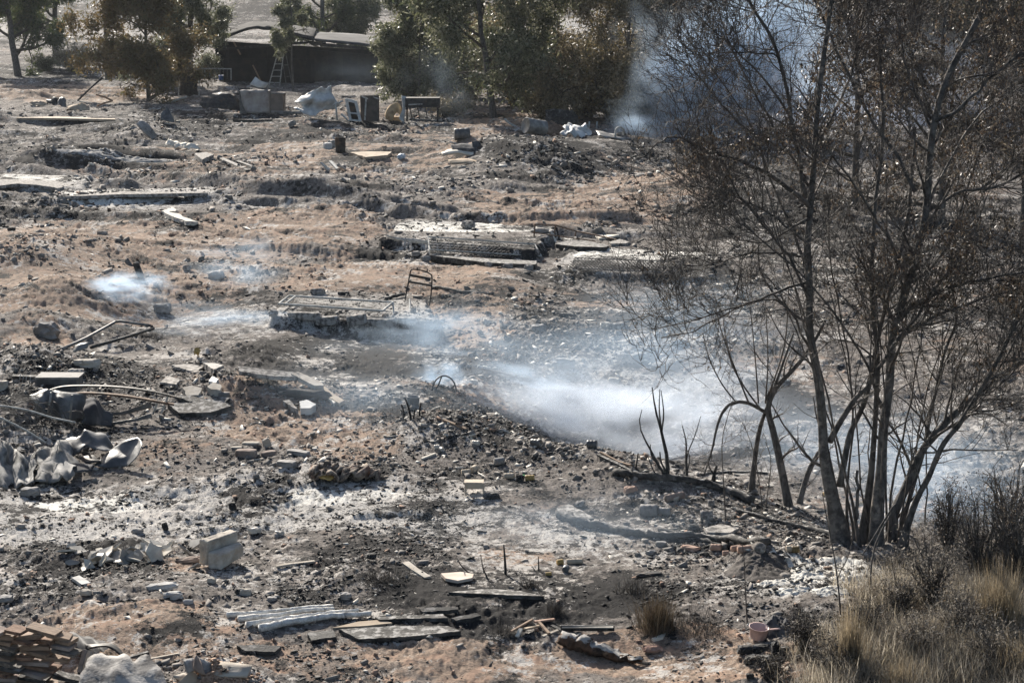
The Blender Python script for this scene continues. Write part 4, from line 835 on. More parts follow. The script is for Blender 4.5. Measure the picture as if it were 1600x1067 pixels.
def ladder():
    Y = GP(436,136)[1]; t = thing("stepladder","grey metal stepladder standing open before the dark hut","ladder",GP(434,135))
    R = lambda px,py,d=0: VP(px,py,Y+d); 
    f = MB(); f.bar(R(420,134),R(436,76),.05,.03); f.bar(R(437,134),R(444,76),.05,.03)
    for k in range(6):
        u = k/6+.08; a = R(420,134)*(1-u)+R(436,76)*u; b = R(437,134)*(1-u)+R(444,76)*u; f.bar(a,b,.09,.035)
    f.mk("front_ladder",PALES,t); g = MB(); g.bar(R(447,132,.9),R(438,76,.1),.035,.03); g.bar(R(456,132,.9),R(445,76,.1),.035,.03); g.bar(R(448,120,.75),R(455,120,.75),.03,.03); g.bar(R(444,102,.5),R(451,102,.5),.03,.03); g.mk("rear_legs",GREYM,t)
ladder()
tubeU("leaning_pole",[(395,102),(412,136)],GP(405,137)[1],2.5,WOOD,label="brown leaning stick just left of the stepladder",cat="pole",smooth=False)
def frame_table():
    Y = GP(318,152)[1]; t = thing("cage_frame","rusty tube-framed cage beside the conifer, left of the hut opening","frame",GP(318,150)); R = lambda px,py,d=0: VP(px,py,Y+d)
    b = MB()
    for d in (0,1.2):
        b.bar(R(279,107,d),R(361,108,d),.05,.05)
    for px in (279,311,320,361):
        b.bar(R(px,107),R(px,150 if px<315 else 126),.04,.04)
    b.bar(R(279,107,0),R(279,107,1.2),.05,.05); b.bar(R(361,108,0),R(361,108,1.2),.05,.05); b.mk("tube_frame",PALES,t)
    c = MB()
    for k in range(7): c.bar(R(322+k*5.5,108,.6),R(322+k*5.5,124,.6),.02,.02)
    c.mk("rail",GREYM,t); sheet("side_panel",[[(281,109,.1),(296,110,.1),(309,109,.1)],[(281,130,.1),(296,131,.1),(309,130,.1)],[(281,150,.1),(296,150,.1),(309,149,.1)]],Y,DARKM,.02,2,.1,parent=t)
frame_table()
can("blue_bucket","small blue bucket behind the caged frame","bucket",346,127,7,8,BLUEP,up=True)
can("white_pot","tiny whitish pot next to the blue bucket","pot",362,127,5,6,WHITE,up=True)
def cab():
    Y = GP(398,179)[1]; t = thing("metal_cabinet","pale stained metal cabinet lying open among the scrap","cabinet",GP(392,178)); 
    sheet("front_panel",[[(375,141,0),(395,142,-.03),(419,141,0)],[(378,160,0),(398,160,.04),(420,160,0)],[(384,177,0),(402,178,0),(421,177,.1)]],Y,RUSTP,.03,4,.05,parent=t)
    b = MB(); b.bar(U(375,141,Y,.05)-[0,0,.02],U(419,141,Y,.05)-[0,0,.02],.1,.02); b.box(U(399,160,Y,.45),(1.05,.7,.85)); b.mk("body",GALV,t)
cab()
def cab2():
    Y = GP(433,177)[1]; t = thing("storage_box","brownish box standing right of the pale metal cabinet","box",GP(433,176)); 
    MB().box(U(433,160,Y,.35),(.55,.6,.75),jit=.05).mk("body",mat("brown_panel",(.16,.13,.11),(.24,.2,.17),3,.8,.2),t,bevel=.02); MB().box(U(433,146,Y,.3),(.6,.68,.04)).mk("lid",GREYM,t)
cab2()
tag(sheet("folded_board",[[(399,120,0),(408,127,0),(419,131,.2)],[(390,133,-.1),(403,137,-.1),(414,138,.1)]],GP(398,179)[1]+.3,WHITE,.03,3,.04),"white tilted board perched above the pale metal cabinet","board")
tag(sheet("metal_scrap",[[(419,132,0),(427,135,.1)],[(414,139,0),(432,140,.1)]],GP(433,177)[1]+.3,GALVP,.02,3,.04),"small pale scrap above the brownish box","scrap")
def crumpled():
    tag(sheet("crumpled_sheet_metal",[[(458,160,.3),(480,147,.2),(500,137,0),(507,139,.2),(517,134,.4)],[(466,162,.1),(486,155,-.15),(496,147,.15),(512,146,.3),(519,146,.5)],
        [(472,166,0),(484,164,.25),(497,160,-.2),(516,156,.1),(527,160,.3)],[(470,170,.1),(482,174,-.1),(498,171,0),(512,167,.2),(530,166,.4)],[(458,168,0),(478,180,-.2),(490,183,-.2),(504,174,.1),(520,172,.4)]],GP(495,184)[1],WHITE,.012,5,.10),
        "large crumpled pale metal sheet in the scrap row before the hut","sheet metal")
crumpled()
def appliance():
    Y = GP(553,191)[1]; t = thing("appliance_door","white appliance door with a dark window standing upright","appliance",GP(553,190)); b = MB(); R = lambda px,py,d=0: VP(px,py,Y+d); m=WHITE
    TL,TR,BL,BR = R(540,154),R(556,158),R(547,189),R(564,190)
    def q(u,v,d=0): return (TL*(1-u)+TR*u)*(1-v)+(BL*(1-u)+BR*u)*v+np.array([0,d,0])
    b.bar(q(0.05,0),q(.05,1),.09,.07); b.bar(q(.95,0),q(.95,1),.09,.07); b.bar(q(0.15,.05),q(.85,.05),.07,.1)
    for v in (.68,.76,.84,.92): b.bar(q(.15,v),q(.85,v),.06,.12)
    b.mk("frame",m,t); n = MB(); n.bar(q(.5,.1,.06),q(.5,.7,.06),.3,.02); n.mk("window_pane",DARKM,t)
    t2 = thing("burnt_cabinet","dark burnt box cabinet with pale edge beside the white appliance door","cabinet",GP(576,190)); n = MB().box(R(578,170,.5),(.62,.5,.9),jit=.04); n.mk("body",mat("burnt_brown_panel",(.05,.042,.038),(.10,.085,.075),4,.8,.3),t2); 
    MB().bar(R(565,151,.1),R(575,155,.1),.05,.04).bar(R(572,154,.1),R(570,188,.1),.05,.05).bar(R(583,152,.2),R(592,155,.2),.04,.04).mk("trim",PALES,t2)
appliance()
for i,(a,b_,lb) in enumerate([((533,178),(545,190),"white slat leaning on the left of the white appliance door"),((520,165),(536,158),"pale bent strip between the crumpled sheet and appliance door"),((524,160),(527,188),"thin grey upright rod right of the crumpled sheet")]):
    tubeU("metal_strip",[a,b_],GP(535,191)[1],3,PALES,label=lb,cat="strip",smooth=False)
def armchair():
    t = thing("burnt_chair","rounded tan chair back standing right of the dark cabinet","chair",GP(614,188)); Y = GP(615,190)[1]
    sheet("backrest",[[(604,186,0),(603,178,.02),(608,168,.05),(616,163,.1),(623,164,.15),(627,172,.2)],[(608,188,-.1),(608,181,-.12),(612,173,-.1),(618,169,0),(623,170,.05),(626,178,.15)],[(612,190,0),(614,184,-.05),(616,179,0),(619,176,.05),(623,178,.1),(626,188,.2)]],Y,TANC,.08,4,.02,parent=t)
    MB().box(U(617,186,Y,.35),(.45,.5,.18),jit=.05).mk("seat",TANC,t,bevel=.03)
armchair()
def desk():
    Y = GP(655,192)[1]; t = thing("burnt_desk","blackened desk with one standing pale side panel","desk",GP(655,190)); R = lambda px,py,d=0: VP(px,py,Y+d)
    sheet("side_panel",[[(627,150,0),(634,151,.1)],[(629,170,.05),(634,170,.1)],[(624,184,-.05),(631,186,.1)],[(630,192,-.1),(632,191,.1)]],Y,WHITE,.03,3,.03,parent=t)
    b = MB(); b.box((R(635,153)+R(685,155))/2+np.array([0,.35,-.15]),(1.2,.7,.32)); b.mk("desk_top",DARKM,t); c = MB(); c.bar(R(638,164,-.05),R(660,163,-.05),.03,.04); c.mk("handle_rail",PALES,t)
    for px,d in ((636,.6),(684,.0),(684,.65)): MB().bar(R(px,160,d),R(px,190,d),.06,.06).mk("leg",DARKM,t)
    for k in range(3): MB().bar(R(640+12*k,166,.1),R(644+12*k,186,.3),.03,.03).mk("spring_wire",GREYM,t)
desk()
# steel drum, dark heap, pale cloth, tube loops
t_ = thing("steel_drum","dented grey steel drum lying on its side behind the rubble mound","drum",GP(833,208))
def drum():
    Y = GP(836,212)[1]; s = Y/F/cp; a = VP(821,196,Y); b = VP(850,201,Y+.35); ax = nrm(b-a); L = float(np.linalg.norm(b-a)); r = 12.2*s
    pr = [(0,.01),(.93,.01),(.95,0),(1,0),(1.02,.02),(1,.05)]
    for k in (.33,.66): pr += [(.99,k-.05),(1.05,k),(.99,k+.05)]
    pr += [(1,.95),(1.02,.98),(1,1)]; MB().lathe([(q*r,z*L) for q,z in pr],a,ax,28).mk("barrel_body",GALVP,t_,smooth=True)
    MB().lathe([(r,L),(r*.95,L*1.0),(r*.93,L*.97),(0,L*.97)],a,ax,28).mk("drum_end",DARKM,t_,smooth=False)
drum()
tag(sheet("burnt_sheet",[[(852,190,.2),(868,193,.4),(880,198,.5)],[(850,200,0),(866,204,.1),(880,208,.3)],[(852,207,-.1),(866,211,0),(878,212,.2)]],GP(866,213)[1],RUST,.03,3,.12),"rust-brown sheet propped against the drum's dark end","sheet metal")
K("charred_stump","big black charred stump behind the drum","stump",876,204,46,30,34,CHAR,10,0,5,.4)
tag(sheet("crumpled_cloth",[[(882,198,.5),(896,196,.4),(910,198,.4),(918,202,.3)],[(880,206,.1),(892,203,0),(905,206,.1),(922,209,.2)],[(876,212,-.2),(890,213,-.3),(904,213,-.2),(920,214,-.1)]],GP(900,216)[1],WHITE,.02,4,.22),"pale bluish crumpled cloth right of the drum","cloth")
tubeU("bent_tube",[(961,214,0),(963,202,0),(969,199,0),(975,204,.2),(974,214,.3)],GP(965,219)[1],3,PALES,label="white looped tube standing at the end of the scrap line",cat="tube")
for px,d,lb in ((920,0,"short upright white tube right of the crumpled cloth"),(932,.2,"second upright white tube, nearer the looped tube")):
    tubeU("upright_tube",[(px,201),(px+1,190)],GP(926,207)[1],2.6,PALES,label=lb,cat="tube",smooth=False)
tag(sheet("fallen_sheet",[[(930,206,.3),(950,209,.3),(985,215,.3)],[(936,213,-.2),(955,217,-.2),(985,219,-.1)]],GP(965,219)[1],GALVP,.02,3,.1),"flat pale sheet at the foot of the looped tube","sheet metal")
tubeU("bent_tube",[(788,186),(796,193),(806,198)],GP(798,200)[1],3.5,PALES,label="pale curved strip lying left of the steel drum",cat="strip")
# seat and drum-like part on the mound
can("metal_canister","dull grey canister lying on top of the rubble mound","canister",722,218,24,18,GALV,rz=8)
def car_seat():
    t = thing("wrecked_car_seat","black burnt seat frame beside the grey canister","seat",GP(735,240)); Y=GP(735,240)[1]
    sheet("seat_pan",[[(704,228,.2),(725,226,.3),(745,232,.3)],[(708,236,0),(728,236,-.1),(750,238,0)]],Y,CLOTH,.06,4,.05,parent=t); sheet("backrest",[[(737,222,.3),(748,221,.3)],[(738,232,.15),(757,236,.2)],[(735,240,0),(762,241,.1)]],Y,CLOTH,.07,4,.04,parent=t)
car_seat()
tag(sheet("scorched_mattress",[[(690,240,.15),(710,234,.2),(735,236,.2),(760,238,.2),(776,233,.3)],[(692,243,-.1),(712,239,-.1),(735,243,-.1),(756,246,-.1),(772,238,.1)]],GP(735,243)[1],PLASTER,.07,4,.04),"curled pale mattress strip below the black burnt seat","mattress")
tubeU("pipe",[(702,222),(716,226)],GP(708,228)[1],3,PALES,label="short white pipe poking out left of the burnt seat",cat="pipe",smooth=False)
tag(sheet("ash_strip",[[(700,252,.1),(730,249,.2),(758,258,.2)],[(706,258,-.1),(730,256,-.1),(752,263,-.1)]],GP(730,257)[1],TANB,.03,3,.05),"tan curled strip below the pale mattress strip","board")
can("dark_bucket","dark upright bucket on the upper slope","bucket",532,238,22,17,DARKM,up=True,prof=[(0,0),(.85,0),(.9,.1),(1,.97),(1.04,1.0),(.96,1.0),(.85,.1),(0,.08)])
K("white_box","white box piece left of the dark bucket","box",512,233,13,10,11,WHITE,20,0,3,.1)
K("grey_box","grey rounded lump between the white box and dark bucket","box",520,230,16,14,12,STONE,0,0,4,.3)
S("flat_board","long pale tan board lying right of the dark bucket","board",[(545,244),(575,242),(612,243),(606,250),(572,250)],3,TANB,rag=3)
K("blue_scrap","small blue-white crushed can on the upper slope","can",627,248,12,10,8,mat("bluish_tin",(.3,.4,.5),(.6,.65,.68),8,.5,.2),20,10,6,.4)
# sticks and slabs on the upper slope
for i,(a,b_,w_,lb) in enumerate([((501,250),(514,268),4,"left stick of the crossed pale stick pile below the dark bucket"),((516,249),(527,266),4,"middle stick of the crossed pale stick pile"),((528,255),(539,268),3,"right stick of the crossed pale stick pile")]):
    B("pale_stick",lb,"stick",[(a[0],a[1]+6,10),(b_[0],b_[1])],w_,3,PALES)
tag(sheet("upright_plate",[[(260,166,.2),(266,176,.2)],[(252,178,0),(271,186,.1)],[(250,188,-.1),(272,192,0)]],GP(262,192)[1],GALV,.03,4,.05),"pointed grey-purple plate standing in the upper left rubble","plate")
tag(sheet("slanted_board",[[(220,188,.3),(232,196,.2),(244,212,.2)],[(213,194,0),(226,208,-.1),(242,222,0)]],GP(235,218)[1],STONE,.06,4,.03),"broken slab leaning steeply on the upper left mound","slab")
S("flat_slab","light grey slab lying below the cream rags","slab",[(304,247),(322,242),(334,250),(316,257)],4,SLAB,rag=3)
B("burnt_plank","dark plank sliding down right of the light grey slab","plank",[(346,250),(388,268)],7,3,CHAR2)
B("burnt_plank","second dark plank above the sliding one","plank",[(372,256),(396,264)],6,3,CHAR2)
for i,(x,y,w_,h_) in enumerate([(268,228,20,13),(283,230,22,10),(300,232,24,9)]):
    s = mpp(x,y+4); Yr = GP(x,y+4)[1]; tag(sheet("cream_rag",[[(x-w_/2,y-h_*.3,.1),(x-2,y-h_*.8,.1),(x+w_/2,y-h_*.3,.2)],[(x-w_/2,y+3,-.1),(x,y,-.15),(x+w_/2,y+4,-.1)]],Yr,PLASTER,.01,4,.16),"cream crumpled rag in the upper left rubble, "+["pointed one at the left","middle one","flattest one at the right"][i],"rag")
mound("rubble_ridge","long low charred ridge of broken floor edge above the left ash floors","ridge",172,248,190,60,9,mat("charred_ridge",(.02,.019,.018),(.10,.092,.085),6,.95,.9,dust=.35),220,.85,5)
S("thin_board","thin pale board across the upper left slope","board",[(26,184),(90,186),(180,187),(180,190),(90,191),(26,188)],2,TANB,rag=3)
for i,(x,y,w_,h_,m,lb) in enumerate([(84,160,24,10,DARKM,"bluish dark torn scrap at the end of the shaded track"),(96,162,12,14,GALV,"small pointed scrap beside the bluish torn scrap"),(122,170,34,9,TANB,"cream folded sack below the pointed scrap"),(60,163,26,6,TANB,"flat tan scrap left of the bluish torn scrap")]):
    tag(sheet("torn_scrap",[[(x-w_/2,y-h_/3,.2),(x,y-h_*.7,.2),(x+w_/2,y-h_/2,.3)],[(x-w_/2,y+h_/3,-.1),(x,y+h_/3,-.1),(x+w_/2,y+h_/2,0)]],GP(x,y+h_/3)[1],m,.02,4,.12),lb,"scrap")
for i,(a,b_,lb,m) in enumerate([((121,158,0),(160,122),"long dark stick leaning up against the conifer's foot",CHAR),((150,148),(176,158),"pale plank in the twig heap by the conifer",WOOD),((176,158),(152,166),"second plank of the zigzag in the twig heap",WOOD),((268,160),(292,152),"pale curved pipe right of the conifer's foot",PALES)]):
    Y = 55*KF; tubeU("stick",[(a[0],a[1]),((a[0]+b_[0])/2,(a[1]+b_[1])/2-1),(b_[0],b_[1],.2)],GP(a[0],max(a[1],b_[1]))[1],3,m,label=lb,cat="stick")
tag(sheet("burnt_car_panel",[[(318,152,.3),(340,146,.3),(362,147,.3),(371,156,.4)],[(312,162,0),(338,158,-.1),(362,160,0),(376,170,.1)],[(316,170,-.2),(340,171,-.3),(360,172,-.2),(378,176,0)]],GP(345,178)[1],DARKM,.03,4,.15),"dark rounded burnt shell lying left of the pale cabinet","wreck panel")
K("rust_block","rusty brown box inside the dark burnt shell","box",345,162,26,20,10,RUST,5,0,8,.2)
K("boxy_scrap","small boxy fragment on bare soil before the scrap row","fragment",456,197,11,8,8,STONE,20,20,9,.3)
for i,(x,y,w_,m,lb) in enumerate([(395,190,60,CHAR2,"low charred beam before the scrap row"),(455,178,70,STONE,"broken slab edge below the crumpled sheet")]):
    B("charred_beam",lb,"beam",[(x-w_/2,y),(x,y+1),(x+w_/2,y)],6,4,m)
B("fallen_branch","pale knobbly branch lying left of the drum's foot","branch",[(640,188),(665,190),(690,192)],4,3,GREYM,kind='t')
# ---- left ash floors ---------------------------------------------------------
S("concrete_slab","pale concrete slab with a sagging corner at the left edge","slab",[(-10,296),(30,299),(60,301),(90,299),(140,293),(136,288),(60,284),(-10,286)],3,SLAB,rag=5,lift=2)
S("concrete_slab","narrow whitish slab strip on the ash floor edge","slab",[(90,312),(200,305),(325,306),(320,311),(200,313),(100,318)],3,SLAB,rag=5,lift=2)
S("rag_heap","crumpled bluish and white rags below the ash floor","rags",[(252,332),(270,330),(285,345),(310,352),(290,354),(262,342)],4,mat("mixed_rags",(.25,.28,.36),(.62,.58,.48),16,.9,.5,th=(.35,.55),c3=(.10,.10,.12)),rag=5)
K("small_block","lone pale chip on the tan slope","chip",160,367,16,6,5,SLAB,5,0,12)
K("black_chip","small black lump on the left tan slope","lump",18,361,12,6,6,CHAR,0,0,13)
# ---- spring beds -------------------------------------------------------------
def springs(t, A, Bq, C, D, rows, cols, m, r):
    """mattress coils seen as a wire grid between four corners; one mesh"""
    P=[];R=[]
    Q = lambda u,v: (A*(1-u)+Bq*u)*(1-v)+(D*(1-u)+C*u)*v
    for j in range(rows):
        for i in range(cols):
            c = Q((i+.5)/cols,(j+.5)/rows); rr = min(np.linalg.norm(Bq-A)/cols,np.linalg.norm(D-A)/rows)*.5; a = np.linspace(0,4*np.pi,11)
            P.append(c+np.stack([np.cos(a)*rr,np.sin(a)*rr,np.linspace(0,.10,11)],1)); R.append(np.full(11,r))
    v,f = tube_batch(np.array(P),np.array(R),3); mk("coil_mesh",v,f,m,t)
def bed1():
    g = GP(700,395); t = thing("burnt_spring_mattress","burnt spring mattress slumped over the front edge of the raised floor","mattress",g)
    A,Bq,C,D = VP(668,384,g[1]-.15),VP(836,396,g[1]-.2),VP(846,409,g[1]-.45),VP(672,399,g[1]-.4)
    A,Bq = A+[0,.25,.03],Bq+[0,.25,.03]; springs(t,A,Bq,C,D,5,26,GREYM,.005)
    b = MB()
    for q in ((A,Bq),(D,C)):
        for h in (0,.1): b.tube([q[0]+[0,0,h],q[1]+[0,0,h]],.011,5)
    for q in ((A,D),(Bq,C)): b.tube([q[0],q[1]],.011,5); b.tube([q[0]+[0,0,.1],q[1]+[0,0,.1]],.011,5)
    b.mk("wire_border",PALES,t)
    bb = MB(); 
    for k in range(5): bb.tube(catmull([VP(604+k*3,368+k*2,g[1]),VP(625+k*6,374,g[1]-.1),VP(650+k*5,380,g[1]-.1),VP(674,374+k*4,g[1])],3),.009,4)
    bb.mk("bent_spring_wire",PALES,t)
bed1()
S("sill_log","dark charred sill along the front of the raised floor","beam",[(672,402),(760,410),(838,415),(836,421),(760,417),(672,409)],5,CHAR2,rag=4)
for i in range(12):
    K("wall_stone",["first","second","third","fourth","fifth","sixth","seventh","eighth","ninth","tenth","eleventh","last"][i]+" stone from the left in the raised floor's front","stone",650+i*16,402+i*1.4+(i%2)*4,12+(i*7%5),9,8,STONE,i*17,0,20+i,.3,group="stones under the raised floor")
def bed2():
    g = GP(960,425); t = thing("burnt_mattress","flat wire mattress lying on the second ash floor","mattress",g); L = .05
    A,Bq,C,D = [GP(*p)+[0,0,L] for p in ((898,412),(1068,419),(1052,436),(888,428))]
    springs(t,A,Bq,C,D,6,30,GREYM,.0045); b = MB()
    for q in ((A,Bq),(Bq,C),(C,D),(D,A)): b.tube([q[0]+[0,0,.05],q[1]+[0,0,.05]],.010,5)
    b.mk("wire_border",GREYM,t)
bed2()
def bed3():
    g = GP(540,488); t = thing("metal_bed_frame","long grey metal bed base lying flat on the ash floor","bed frame",g); L=.10
    A,Bq,C,D = [GP(*p)+[0,0,L] for p in ((452,473),(614,484),(598,497),(436,486))]; b = MB()
    b.tube(catmull([D,A,Bq,C],1),.018,6); b.tube([D+[0,0,0],C],.018,6); a2 = A+(D-A)*.12; b.tube([A+(Bq-A)*.06,D+(C-D)*.06],.014,6); b.tube([A+(Bq-A)*.0+(D-A)*.5,A+(Bq-A)*.06+(D-A)*.5],.01,5); b.mk("tube_frame",PALES,t)
    n = MB(); P=[];R=[]
    for i in range(30):
        u=.08+i/33; P.append([A+(Bq-A)*u,A+(Bq-A)*(u+.015)+(D-A)*.5-[0,0,.03],A+(Bq-A)*u+(D-A)]); R.append([.004]*3)
    for j in range(6): v=(j+.5)/6; P.append([A+(Bq-A)*.06+(D-A)*v,A+(Bq-A)*.5+(D-A)*v-[0,0,.04],Bq+(C-Bq)*v]); R.append([.004]*3)
    v,f = tube_batch(np.array(P),np.array(R),3); mk("spring_mesh",v,f,GREYM,t)
    for p,q in (((614,484),(612,505)),((640,478),(640,496))):
        MB().tube([GP(*p)+[0,0,L],GP(p[0]+1,p[1]+8)+[0,0,-.01]],.014,6).mk("leg",PALES,t)
bed3()
def headrail():
    Y = GP(655,475)[1]; t = thing("bed_headboard","upright blackened tube headboard standing at the end of the ash floor","bed frame",GP(655,475)); b = MB()
    R = lambda px,py,d=0: VP(px,py,Y+d)
    b.tube(catmull([R(632,472),R(637,448),R(641,426),R(645,421),R(660,423),R(672,428),R(675,434),R(674,455),R(671,478)],3),.011,7); b.mk("tube_frame",DARKM,t)
    MB().bar(R(641,430),R(673,436),.03,.04).bar(R(638,440),R(674,446),.03,.03).mk("crossbar",DARKM,t); MB().bar(R(652,423),R(652,418),.02,.02).bar(R(667,426),R(668,420),.02,.02).mk("finial",DARKM,t)
    b = MB()
    for k in range(7): b.tube([R(632+k*4,468+k,0),R(640+k*5,484+(k%3)*3,-.3)],.008,4)
    b.mk("bent_wires",GREYM,t)
headrail()
B("burnt_pole","long charred pole lying right of the standing headboard","pole",[(676,450,2),(720,457),(772,462)],6,5,CHAR2,kind='t',r1=2)
B("burnt_pole","short charred pole ending left at the standing headboard","pole",[(602,469),(632,461,3)],5,4,CHAR2,kind='t')
K("black_block","small black block behind the flat bed base","block",537,461,18,6,6,CHAR,3,0,31,.1)
K("ash_lump","grey ash-covered lump behind the bed base","lump",496,460,22,14,10,SLAB,0,0,32,.5)
K("ash_lump","grey lump at the left end of the bed base","lump",427,494,14,12,11,STONE,0,0,33,.5)
for i,(x,y,w_,h_,rz,ti,lb) in enumerate([(475,505,50,12,-8,0,"long low floor-edge slab, leftmost under the bed base"),(512,510,34,14,-10,5,"grey floor-edge slab right of the long low one"),(558,517,30,16,-15,10,"pointed floor-edge slab in the middle under the bed base"),(590,518,34,12,-8,0,"dark floor-edge slab left of the tilted pale one"),(612,522,24,20,-30,15,"pale tilted slab at the right end under the bed base"),(636,510,30,10,-20,0,"flat slab by the foot of the standing headboard")]):
    K("edge_slab",lb,"slab",x,y,w_,16,h_,SLAB,rz,ti,40+i,.15)
def railbed():
    g = GP(900,375); t = thing("fallen_bed_rail","thin rusty bed rail propped behind the raised floor's right end","bed frame",g); b = MB()
    P = [GP(x,y+8)+[0,0,.22-.02*i] for i,(x,y) in enumerate(((836,362),(868,364),(900,369),(930,373),(962,378)))]
    for a,c in zip(P,P[1:]): b.bar(a,c,.03,.025)
    for p,h in ((P[0],.22),(P[1],.15),(P[2],.1)): b.bar(p,p-[0.02,0.02,h],.025,.025)
    b.bar(P[0]-[.05,0,.15],P[3]-[0,0,.12],.02,.02); b.mk("rail",RUST,t)
railbed()
S("white_plank","white flat plank left of the fallen bed rail's end","plank",[(930,372),(962,370),(968,373),(936,376)],2,PLASTER,rag=2)
S("broken_board","white-grey broken board at the end of the bed rail","board",[(950,382),(968,379),(984,381),(978,385),(955,386)],3,SLAB,rag=2)
S("grey_board","dark board with ash behind the second ash floor","board",[(868,383),(912,382),(952,388),(948,393),(900,392),(868,388)],4,CHAR2,rag=4)
K("boulder","rounded pale boulder above the raised floor","boulder",732,357,20,16,14,SLAB,0,0,52,.5)
K("dirt_lump","small dark dirt lump right of the raised floor","lump",843,363,26,14,7,STONE,0,0,53,.4)
# ---- smoking pit ------------------------------------------------------------
K("charred_post","black charred post end sticking out of the left smoke","post",217,434,9,9,27,CHAR,0,18,60,.12)
tag(sheet("metal_scrap",[[(196,405,0),(200,403,.02)],[(196,412,0),(206,412,.02)],[(203,416,0),(212,417,.02)]],GP(205,430)[1],GALV,.012,3),"blue-grey pointed metal scrap above the left smoke","scrap")
K("grey_stone","pale stone right of the left smoke","stone",293,422,13,10,8,SLAB,0,0,61,.4)
K("grey_stone","dark grey stone beyond the left smoke's right end","stone",338,436,24,16,13,STONE,0,0,62,.4)
K("grey_stone","dusty stone below the left smoke","stone",254,488,26,20,16,STONE,0,0,63,.4)
# ---- bent pipe frame and the scrap heap on the left ---------------------------
def bentpipe():
    t = thing("bent_pipe_frame","large bent pipe frame like an open triangle on the left slope","pipe frame",GP(160,540)); b = MB()
    P = [GP(88,555)+[0,0,.02],GP(130,545)+[0,0,.20],GP(182,520)+[0,0,.18],GP(186,520)+[0,0,.19],GP(238,525)+[0,0,.14],GP(238,528)+[0,0,.13],GP(190,540)+[0,0,.08],GP(142,548)+[0,0,.03]]
    P[1] = VP(135,528,P[1][1]); P[2] = VP(180,503,GP(182,520)[1]); P[3] = VP(188,502,GP(182,520)[1]); P[4]=VP(236,509,GP(238,525)[1]); P[5]=VP(240,513,GP(238,525)[1]); P[6]=VP(190,529,GP(190,540)[1]); P[7]=VP(142,543,GP(142,548)[1])
    b.tube(np.array(P[:5]),.02,7); b.mk("pipe",GREYM,t,smooth=True); MB().tube(np.array(P[4:]),.022,7).mk("dark_pipe",DARKM,t,smooth=True)
bentpipe()
tag(sheet("bent_strip",[[(118,540,.1),(140,534,.1)],[(112,552,0),(136,545,.05)]],GP(125,552)[1],GALVP,.01,3,.02),"bent pale strip inside the bent pipe frame's open end","strip")
K("rock","wide pale rock below the bent pipe frame","rock",135,574,42,24,14,CONC,5,0,70,.35)
K("rock","smaller dark rock left of the wide pale rock","rock",118,585,26,16,10,STONE,5,0,71,.35)
K("rock","knobbly dark rock on the left mound with a white chip","rock",72,527,36,24,26,STONE,0,0,72,.6)
K("white_chip","small white chip on the knobbly dark rock","chip",60,518,9,6,6,WHITE,0,10,73,.3)
def greybox():
    g = GP(92,612); Y=g[1]; s=Y/F/cp; t = thing("grey_crate","open-backed grey metal crate with a pale top in the left scrap heap","crate",g); 
    b = MB(); c = VP(92,599,Y+.14); b.box(c,(66*s,.28,23*s),jit=.008); b.mk("body",GALV,t,bevel=.004); d = MB(); d.box(VP(94,587,Y+.14),(68*s,.30,3.2*s),jit=.006); d.mk("lid",STONE,t); MB().box(VP(78,603,Y-.003),(14*s,.01,5*s)).mk("slot",DARKM,t)
greybox()
def strips():
    for i,(pts,lb,w_) in enumerate([([(70,612),(100,604),(150,603),(200,606),(240,612),(282,622)],"upper long curved steel strip in the left scrap heap",4.5),([(84,620),(130,614),(190,618),(240,626),(272,632)],"lower long brown steel strip in the left scrap heap",6)]):
        Y = GP(160,640)[1]; P = [VP(x,y,Y+.1*math.sin(x*.02)) for x,y in pts]; s=Y/F/cp; b = MB(); Q = catmull(np.array(P),4)
        for a,c in zip(Q,Q[1:]): b.bar(a,c,.05,w_*s*.5)
        tag(b.mk("steel_strip",[DARKM,RUST][i]),lb,"strip")
strips()
def smallladder():
    Y = GP(250,652)[1]; t = thing("rack_piece","short pale ladder-like rack standing at the strips' right end","rack",GP(250,652)); R = lambda px,py: VP(px,py,Y)
    b = MB(); b.bar(R(239,647),R(248,624),.02,.02); b.bar(R(252,645),R(264,616),.02,.02); b.mk("side_rails",PALES,t); MB().bar(R(243,640),R(254,637),.015,.015).bar(R(247,628),R(259,627),.015,.015).mk("rungs",PALES,t)
smallladder()
def lowtray():
    Y = GP(200,668)[1]; tag(sheet("bent_tray",[[(156,642,.3),(190,643,.3),(236,628,.35)],[(160,646,.28),(192,648,.28),(237,637,.33)]],Y,mat("brown_tin",(.10,.085,.07),(.2,.17,.14),4,.6,.2,metal=.3),.01,4,.01),"brown bent tin strip behind the low curved edging","strip")
    tag(sheet("bent_tray",[[(174,660,0),(205,655,0),(236,646,.1)],[(175,664,0),(206,659,0),(238,653,.1)]],Y,GREYM,.01,4,.01),"lower curved metal edging right of the dark cloth","strip")
lowtray()
for i,(a,b_,c) in enumerate([(30,597,584),(35,598,586),(40,598,587),(46,600,588)]):
    tubeU("thin_prong",[(a,b_),(a+2,c)],GP(38,600)[1],1.4,PALES,label=["first","second","third","fourth"][i]+" thin prong from the left beside the grey crate",cat="rod",smooth=False,group="thin prongs beside the grey crate")
tag(sheet("folded_sheet_metal",[[(44,620,.2),(62,613,.2),(80,611,.15),(98,616,.2),(116,614,.25),(132,618,.3)],[(50,630,.05),(64,622,-.0),(78,625,.12),(96,622,-.02),(114,626,.1),(134,632,.3)],[(54,640,.0),(66,640,-.1),(78,642,.06),(94,641,-.05),(112,646,.05),(138,645,.3)],[(56,648,.0),(72,652,-.12),(82,654,.0),(96,658,-.1),(110,660,0),(130,657,.2)]],GP(90,665)[1]-.02,GALV,.006,3,0.05,sharp=True,cs=5),"folded blue-grey sheet metal with raised ridges in the left heap","sheet metal")
